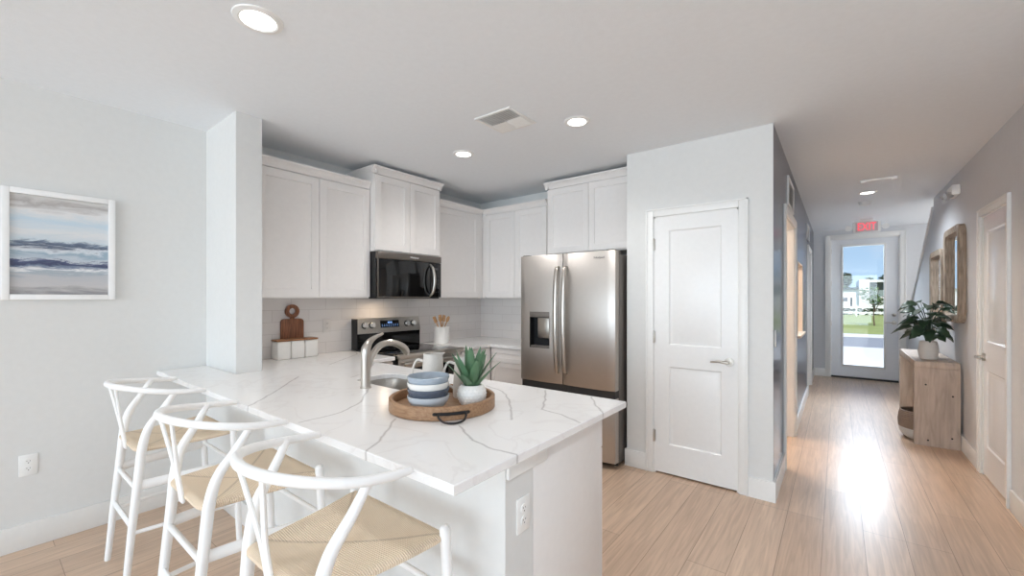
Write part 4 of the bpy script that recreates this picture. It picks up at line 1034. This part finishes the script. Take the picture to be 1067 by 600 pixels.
# ================================================================== CEILING FITTINGS
def downlight(label, x, y, r, power, col):
    t = thing('recessed_downlight', label, 'light', (x, y, CEIL), 0, 'recessed ceiling lights')
    obj('trim_ring', lathe(bmesh.new(), [(r * 0.70, -0.001), (r * 0.70, -0.007), (r * 0.78, -0.010), (r * 0.97, -0.005), (r, -0.0005), (r, 0.0)], seg=44, closed=False), M['plastic'], t)
    obj('lens', lathe(bmesh.new(), [(0.001, -0.006), (r * 0.71, -0.006), (r * 0.71, -0.002), (0.001, -0.002)], seg=36), M['lens'], t)
    l = lamp('downlight_glow', 'SPOT', (x, y, CEIL - 0.015), power, col, (0, 0, 0), spot_size=math.radians(150), spot_blend=0.9, shadow_soft_size=0.07)
downlight('lit recessed downlight at upper left of the photo, nearest the camera', -1.975, 0.765, 0.098, 12, (1, 0.97, 0.93))
downlight('lit recessed downlight in front of the microwave cabinet', -2.46, 2.52, 0.088, 27, (1, 0.97, 0.94))
downlight('lit recessed downlight over the kitchen aisle right of the air vent', -1.40, 2.53, 0.088, 27, (1, 0.97, 0.94))
downlight('lit recessed downlight in the hallway ceiling', 0.265, 6.25, 0.088, 75, (0.88, 0.94, 1.0))
# air vent
vt = thing('ceiling_vent', 'white square louvred air register in the kitchen ceiling', 'vent', (-1.775, 2.222, CEIL))
bm = bmesh.new(); s = 0.15
for a in ((-s, s, -s, -s + 0.022), (-s, s, s - 0.022, s), (-s, -s + 0.022, -s + 0.022, s - 0.022), (s - 0.022, s, -s + 0.022, s - 0.022)): box(bm, a[0], a[1], a[2], a[3], -0.008, 0.0, 0.002)
obj('frame', bm, M['plastic'], vt)
obj('throat', B(-s + 0.02, s - 0.02, -s + 0.02, s - 0.02, -0.002, -0.0002), M['grille_dark'], vt)
def louvre(axis, u0, u1, v0, v1, n, tilt):
    bm = bmesh.new()
    for k in range(n):
        v = v0 + (v1 - v0) * (k + 0.5) / n; dv = (v1 - v0) / n * 0.42
        poly = [(v - dv, -0.003), (v + dv, -0.012), (v + dv, -0.0135), (v - dv, -0.0045)] if tilt > 0 else [(v - dv, -0.012), (v + dv, -0.003), (v + dv, -0.0045), (v - dv, -0.0135)]
        prism(bm, poly, axis, u0, u1)
    return bm
for q in (('x', -0.125, -0.004, -0.125, -0.004, -1), ('y', 0.004, 0.125, -0.125, -0.004, 1), ('y', -0.125, -0.004, 0.004, 0.125, -1), ('x', 0.004, 0.125, 0.004, 0.125, 1)):
    a = q[0]
    u0, u1, v0, v1 = (q[1], q[2], q[3], q[4]) if a == 'x' else (q[3], q[4], q[1], q[2])
    obj('louvre', louvre(a, u0, u1, v0, v1, 6, q[5]), M['plastic'], vt)
# hall ceiling bar, smoke detector, exit sign
hb = thing('ceiling_bar', 'slim white bar fitting on the hall ceiling before the downlight', 'fixture', (0.322, 5.595, CEIL))
obj('bar', B(-0.13, 0.13, -0.018, 0.018, -0.016, 0.0, 0.004), M['plastic'], hb)
for x in (-0.118, 0.118): obj('end_cap', B(x - 0.024, x + 0.024, -0.024, 0.024, -0.028, -0.001, 0.005), M['white'], hb)
sd = thing('smoke_detector', 'round white smoke detector on the hall ceiling between downlight and exit sign', 'detector', (0.27, 6.85, CEIL))
obj('base', lathe(bmesh.new(), [(0.001, -0.014), (0.066, -0.014), (0.068, -0.012), (0.068, 0.0), (0.001, 0.0)], seg=36), M['plastic'], sd)
obj('cover', lathe(bmesh.new(), [(0.001, -0.046), (0.04, -0.045), (0.056, -0.036), (0.06, -0.018), (0.06, -0.014), (0.001, -0.014)], seg=36), M['plastic'], sd)
es = thing('exit_sign', 'red lettered exit sign with two lamp heads above the entry door', 'sign', (0.345, 8.35, CEIL))
obj('canopy', B(-0.08, 0.08, -0.03, 0.03, -0.035, 0, 0.004), M['plastic'], es)
obj('housing', B(-0.165, 0.165, -0.022, 0.022, -0.205, -0.035, 0.02, 3), M['plastic'], es)
obj('face', B(-0.13, 0.13, -0.026, -0.02, -0.19, -0.05, 0.002), M['exitface'], es)
text('lettering', 'EXIT', 0.165, M['exit'], es, (0, -0.028, -0.122), (PI / 2, 0, 0), 0.002, 0.66)
for s_ in (-1, 1):
    bm = bmesh.new(); tube(bm, [(s_ * 0.165, 0, -0.12), (s_ * 0.19, 0, -0.12)], 0.012, 10, smooth=False)
    tube(bm, [(s_ * 0.215, 0.02, -0.12), (s_ * 0.215, -0.035, -0.13)], [0.03, 0.043], 20, smooth=False, roundend=False)
    obj('lamp_head', bm, M['plastic'], es)
# wall register grilles on the slate wall
def grille(label, y0, y1, z0, z1):
    t = thing('wall_grille', label, 'vent', (XH, y0, 0), FX)
    bm = bmesh.new(); L_ = y1 - y0
    for a in ((0, L_, z0, z0 + 0.025), (0, L_, z1 - 0.025, z1), (0, 0.025, z0 + 0.025, z1 - 0.025), (L_ - 0.025, L_, z0 + 0.025, z1 - 0.025)): box(bm, a[0], a[1], -0.014, 0, a[2], a[3], 0.002)
    obj('frame', bm, M['plastic'], t)
    bm = bmesh.new(); n = 12
    for k in range(n):
        z = z0 + 0.025 + (z1 - z0 - 0.05) * (k + 0.5) / n; prism(bm, [(-0.012, z - 0.008), (-0.002, z + 0.006), (-0.001, z + 0.006), (-0.011, z - 0.008)], 'x', 0.02, L_ - 0.02)
    obj('slats', bm, M['plastic'], t)
grille('white louvred grille high on the slate hall wall above the open doorway', 4.36, 4.92, 2.21, 2.47)
grille('white louvred grille farther down the slate hall wall near the entry', 7.25, 7.75, 2.24, 2.46)
# emergency light on the right wall
em = thing('emergency_light', 'small white emergency light high on the right hall wall', 'light fixture', (XR, 5.80, 2.42), FNX)
obj('housing', B(-0.12, 0.12, -0.06, 0, -0.045, 0.05, 0.012), M['plastic'], em)
for s_ in (-1, 1):
    bm = tube(bmesh.new(), [(s_ * 0.075, -0.05, -0.035), (s_ * 0.085, -0.10, -0.05)], [0.026, 0.038], 18, smooth=False, roundend=False); obj('lamp_head', bm, M['chrome'], em)

# ================================================================== HALL FURNITURE
def mirror(label, yc, zc, hw_, hh):
    t = thing('wall_mirror', label, 'mirror', (XR, yc, zc), FNX, 'wood-framed mirrors in the hall')
    def rr(hx, hz, r, n=6):
        return [(x, z) for x, z in rrect(-hx, hx, -hz, hz, r, n)]
    bm = bmesh.new(); fw = 0.075; loops = []
    for hx, hz, r, y in ((hw_, hh, 0.10, -0.001), (hw_, hh, 0.10, -0.045), (hw_ - 0.012, hh - 0.012, 0.09, -0.055), (hw_ - fw + 0.01, hh - fw + 0.01, 0.05, -0.050), (hw_ - fw, hh - fw, 0.045, -0.010)):
        loops.append([bm.verts.new((x, y, z)) for x, z in rr(hx, hz, r)])
    for A, C in zip(loops[:-1], loops[1:]):
        n = len(A)
        for i in range(n): bm.faces.new((A[i], A[(i + 1) % n], C[(i + 1) % n], C[i]))
    obj('frame', bm, M['mirrorframe'], t)
    bm = bmesh.new(); prism(bm, rr(hw_ - fw + 0.012, hh - fw + 0.012, 0.05), 'y', -0.014, -0.008); obj('mirror_glass', bm, M['mirror'], t)
    return t
mirror('nearer wood-framed wall mirror with rounded corners above the console', 5.80, 1.625, 0.34, 0.455)
mirror('farther wood-framed wall mirror, lower than its neighbour, nearest the stair wall', 6.62, 1.53, 0.34, 0.40)

cs = thing('console_table', 'weathered wood waterfall console table against the right hall wall', 'table', (0.735, 5.56, 0))
CW, CL = 0.155, 1.22
bm = bmesh.new(); prism(bm, [(-CW, 0.0), (CW, 0.0), (CW, 0.735), (CW - 0.03, 0.735), (-CW, 0.735)], 'y', 0, 0.06); obj('end_panel', bm, M['console'], cs)
bm = bmesh.new(); box(bm, -CW, CW, CL - 0.06, CL, 0, 0.735, 0.002); obj('end_panel', bm, M['console'], cs)
bm = bmesh.new(); box(bm, -CW, CW, 0, CL, 0.735, 0.80, 0.006); obj('top', bm, M['console'], cs)
bm = bmesh.new()
for x, z in ((-0.075, 0.58), (0.105, 0.49), (0.10, 0.10), (-0.06, 0.055)):
    lathe_b = bmesh.ops.create_uvsphere(bm, u_segments=10, v_segments=6, radius=1, matrix=Matrix.Translation((x, -0.001, z)) @ Matrix.Diagonal((0.008, 0.002, 0.008, 1)))
obj('nail_plugs', bm, M['iron'], cs)

bk = thing('storage_basket', 'round woven basket with white lower band on the floor inside the console', 'basket', (0.700, 5.845, 0))
prof = [(0.155, 0.0), (0.19, 0.03), (0.208, 0.09)]
bm = lathe(bmesh.new(), [(0.001, 0.0), (0.15, 0.0), (0.178, 0.02), (0.200, 0.06), (0.211, 0.11), (0.203, 0.112), (0.19, 0.06), (0.001, 0.012)], seg=40); obj('lower_band', bm, M['basketwhite'], bk)
bm = lathe(bmesh.new(), [(0.211, 0.108), (0.215, 0.17), (0.208, 0.23), (0.198, 0.272), (0.192, 0.276), (0.188, 0.27), (0.198, 0.225), (0.205, 0.17), (0.203, 0.108), (0.211, 0.108)], seg=40, closed=False); obj('upper_weave', bm, M['basket'], bk)

pl = thing('potted_plant', 'broad-leaved green plant in a white stone pot on the console', 'plant', (0.705, 5.79, 0.80))
obj('pot', lathe(bmesh.new(), [(0.001, 0), (0.055, 0), (0.063, 0.006), (0.074, 0.06), (0.076, 0.10), (0.068, 0.155), (0.062, 0.178), (0.056, 0.178), (0.06, 0.15), (0.001, 0.15)], seg=36), M['concrete_pot'], pl)
obj('soil', lathe(bmesh.new(), [(0.001, 0.148), (0.059, 0.148), (0.057, 0.165), (0.001, 0.168)], seg=20), M['soil'], pl)
bm = bmesh.new(); bl = bmesh.new(); rnd = random.Random(11)
def broad_leaf(bm, p, d, L_, wd_):
    d = Vector(d).normalized(); side = d.cross(Vector((0, 0, 1))).normalized(); side = Matrix.Rotation(rnd.uniform(-0.8, 0.8), 3, d) @ side; up_ = side.cross(d).normalized(); n = 8; rows = []
    for k in range(n + 1):
        t = k / n; q = Vector(p) + d * L_ * t + Vector((0, 0, -0.55 * L_ * t * t)); ww = wd_ * math.sin(PI * (t ** 0.75)) ** 0.8 + 0.001
        lobe = 1.0 if k % 2 == 0 else 0.80
        rows.append([bm.verts.new(q + side * ww * lobe + up_ * 0.10 * ww), bm.verts.new(q + side * ww * 0.5 + up_ * 0.09 * ww), bm.verts.new(q), bm.verts.new(q - side * ww * 0.5 + up_ * 0.09 * ww), bm.verts.new(q - side * ww * lobe + up_ * 0.10 * ww)])
    for A, C in zip(rows[:-1], rows[1:]):
        for j in range(4): bm.faces.new((A[j], A[j + 1], C[j + 1], C[j]))
for k in range(42):
    a = k * 2.39996 + 0.4; tz = 0.215 + 0.31 * (k / 42) + rnd.uniform(-0.02, 0.03); rr = 0.05 + 0.07 * rnd.random()
    tip = Vector((rr * math.cos(a), rr * math.sin(a), tz + 0.03))
    tube(bm, [(0.01 * math.cos(a), 0.01 * math.sin(a), 0.15), (0.4 * tip.x, 0.4 * tip.y, 0.15 + (tip.z - 0.15) * 0.65), tip], [0.003, 0.0025, 0.002], 6, 4)
    el = 0.12 + 0.3 * (k / 42) - 0.3 * rnd.random()
    dx = math.cos(a) * math.cos(el); L_ = 0.125 + 0.045 * rnd.random()
    if dx > 0: L_ *= 0.82
    broad_leaf(bl, tip, (dx, math.sin(a) * math.cos(el), math.sin(el)), L_, 0.052)
for v in bl.verts:
    if v.co.x > XR - 0.705 - 0.02: v.co.x = XR - 0.705 - 0.02
obj('stems', bm, M['leaf'], pl)
lo = obj('foliage', bl, M['leaf'], pl, recalc=False)
md = lo.modifiers.new('Solidify', 'SOLIDIFY'); md.thickness = 0.0012

# lamp of the room beyond the doorway
lamp('side_room_lamp', 'POINT', (-1.4, 5.0, 2.3), 40, (1, 0.86, 0.70), shadow_soft_size=0.15)

# ================================================================== OUTSIDE (seen through the entry door glass)
def ground(name, x0, x1, y0, y1, z0, z1, m): return struct(name, B(x0, x1, y0, y1, z0, z1), m, False)
ground('entry_walk', -14, 14, 9.56, 17.2, -0.3, -0.14, M['concrete'])
ground('street', -60, 60, 17.2, 21.8, -0.3, -0.16, M['asphalt'])
ground('curb', -60, 60, 21.8, 23.2, -0.3, -0.12, M['concrete'])
ground('lawn', -90, 90, 23.2, 140, -0.3, -0.14, M['grass'])
hs = thing('house', 'white flat-roofed house across the street seen through the entry door', 'house', (2.0, 52, -0.14))
bm = bmesh.new(); box(bm, -9, -0.4, 0, 9, 0, 2.35); obj('low_wing', bm, M['stucco'], hs)
bm = bmesh.new(); box(bm, -0.4, 0.35, -0.6, 9, 0, 3.3); box(bm, 0.35, 9, 0.4, 9, 0, 3.0); obj('main_wing', bm, M['stucco'], hs)
bm = bmesh.new(); box(bm, 0.35, 9, -0.7, 9.2, 3.02, 3.22); obj('flat_roof', bm, M['stucco'], hs)
bm = bmesh.new(); box(bm, 0.35, 9, 0.33, 0.41, 2.3, 3.0); obj('dark_band', bm, M['roof'], hs)
bm = prism(bmesh.new(), [(-9.2, 2.35), (-0.4, 2.35), (-0.4, 2.6), (-3.6, 2.35)], 'y', -0.2, 9); obj('low_roof', bm, M['roof'], hs)
for x, ww, a, b in ((-1.75, 0.5, 1.25, 1.6), (-1.05, 0.16, 0.6, 1.6), (0.75, 0.35, 0.9, 1.7), (3.2, 0.9, 0.9, 2.1), (-5, 0.9, 0.9, 2.0)):
    y = 0.4 if x > 0.35 else 0
    obj('window', B(x, x + ww, y - 0.05, y + 0.02, a, b), M['blackglass'], hs)
def tree(label, x, y, h, r, trunk, m, n, seed, sz=0.28, zc=None, group=None):
    t = thing('tree', label, 'tree', (x, y, -0.16), 0, group); rnd = random.Random(seed)
    bm = tube(bmesh.new(), [(0, 0, 0), (0.05 * h * rnd.uniform(-1, 1) * 0.4, 0, trunk * 0.6), (0, 0, h * 0.7)], [0.03 * h * 0.5, 0.02 * h * 0.5, 0.01 * h * 0.4], 8, 4)
    for k in range(5):
        a = k * 1.3; tube(bm, [(0, 0, trunk * (0.8 + 0.06 * k)), (0.55 * r * math.cos(a), 0.55 * r * math.sin(a), (trunk + h) / 2 + 0.1 * k)], [0.008 * h, 0.003 * h], 6, smooth=False)
    obj('trunk', bm, M['bark'], t)
    bm = bmesh.new(); zc = (trunk + h) / 2; hz = (h - trunk) / 2
    blobs = [(rnd.uniform(-0.6, 0.6) * r, rnd.uniform(-0.6, 0.6) * r, zc + rnd.uniform(-0.6, 0.6) * hz, rnd.uniform(0.3, 0.5) * r) for _ in range(9)]
    for k in range(n):
        b_ = blobs[k % 9]; v = Vector((rnd.gauss(0, 1), rnd.gauss(0, 1), rnd.gauss(0, 1))).normalized() * (b_[3] * rnd.random() ** 0.4)
        p = Vector(b_[:3]) + v; q = Matrix.Rotation(rnd.uniform(0, 6.3), 3, 'Z') @ Matrix.Rotation(rnd.uniform(-1.2, 1.2), 3, 'X'); s = sz * rnd.uniform(0.6, 1.2)
        bm.faces.new([bm.verts.new(p + q @ Vector(c)) for c in ((-s, 0, 0), (0, -s * 0.45, 0), (s, 0, 0), (0, s * 0.45, 0))])
    obj('crown', bm, m, t, smooth=False, recalc=False)
    return t
tree('small street tree with open crown on the lawn across the road', 1.62, 31, 2.5, 0.75, 1.0, M['treelight'], 420, 1, 0.10)
for k, (x, y, h, r) in enumerate([(0.4, 66, 5.0, 1.7), (4.0, 70, 4.6, 1.7), (7.6, 66, 5.4, 1.7), (-3.4, 68, 5.2, 1.8)]):
    tree(['tall green tree behind the left end of the white house', 'broad green tree behind the middle of the white house', 'tall green tree behind the right end of the white house', 'tall green tree far left beyond the white house'][k], x, y, h, r, 1.6, M['treeleaf'], 1100, 20 + k, 0.30, group='trees beyond the house')
bm = bmesh.new(); rnd = random.Random(5)
for k in range(2600):
    p = Vector((rnd.uniform(-8, 10), 49.5 + rnd.uniform(-0.4, 0.4), -0.14 + 0.75 * rnd.random() ** 0.7)); q = Matrix.Rotation(rnd.uniform(0, 6.3), 3, 'Z') @ Matrix.Rotation(rnd.uniform(-1.2, 1.2), 3, 'X'); s = 0.16
    bm.faces.new([bm.verts.new(p + q @ Vector(c)) for c in ((-s, 0, 0), (0, -s * 0.5, 0), (s, 0, 0), (0, s * 0.5, 0))])
hg = obj('hedge', bm, M['treeleaf'], smooth=False, recalc=False); tag(hg, 'low green hedge in front of the white house across the road', 'hedge')
bm = bmesh.new()
for k in range(7): box(bm, -6 + k * 2.4, -5.9 + k * 2.4, 45.9, 46.0, -0.16, 0.75)
box(bm, -6, 8.5, 45.93, 45.97, 0.55, 0.7); box(bm, -6, 8.5, 45.93, 45.97, 0.1, 0.25)
fo = obj('rail_fence', bm, M['stucco']); tag(fo, 'low white rail fence on the lawn before the white house', 'fence')
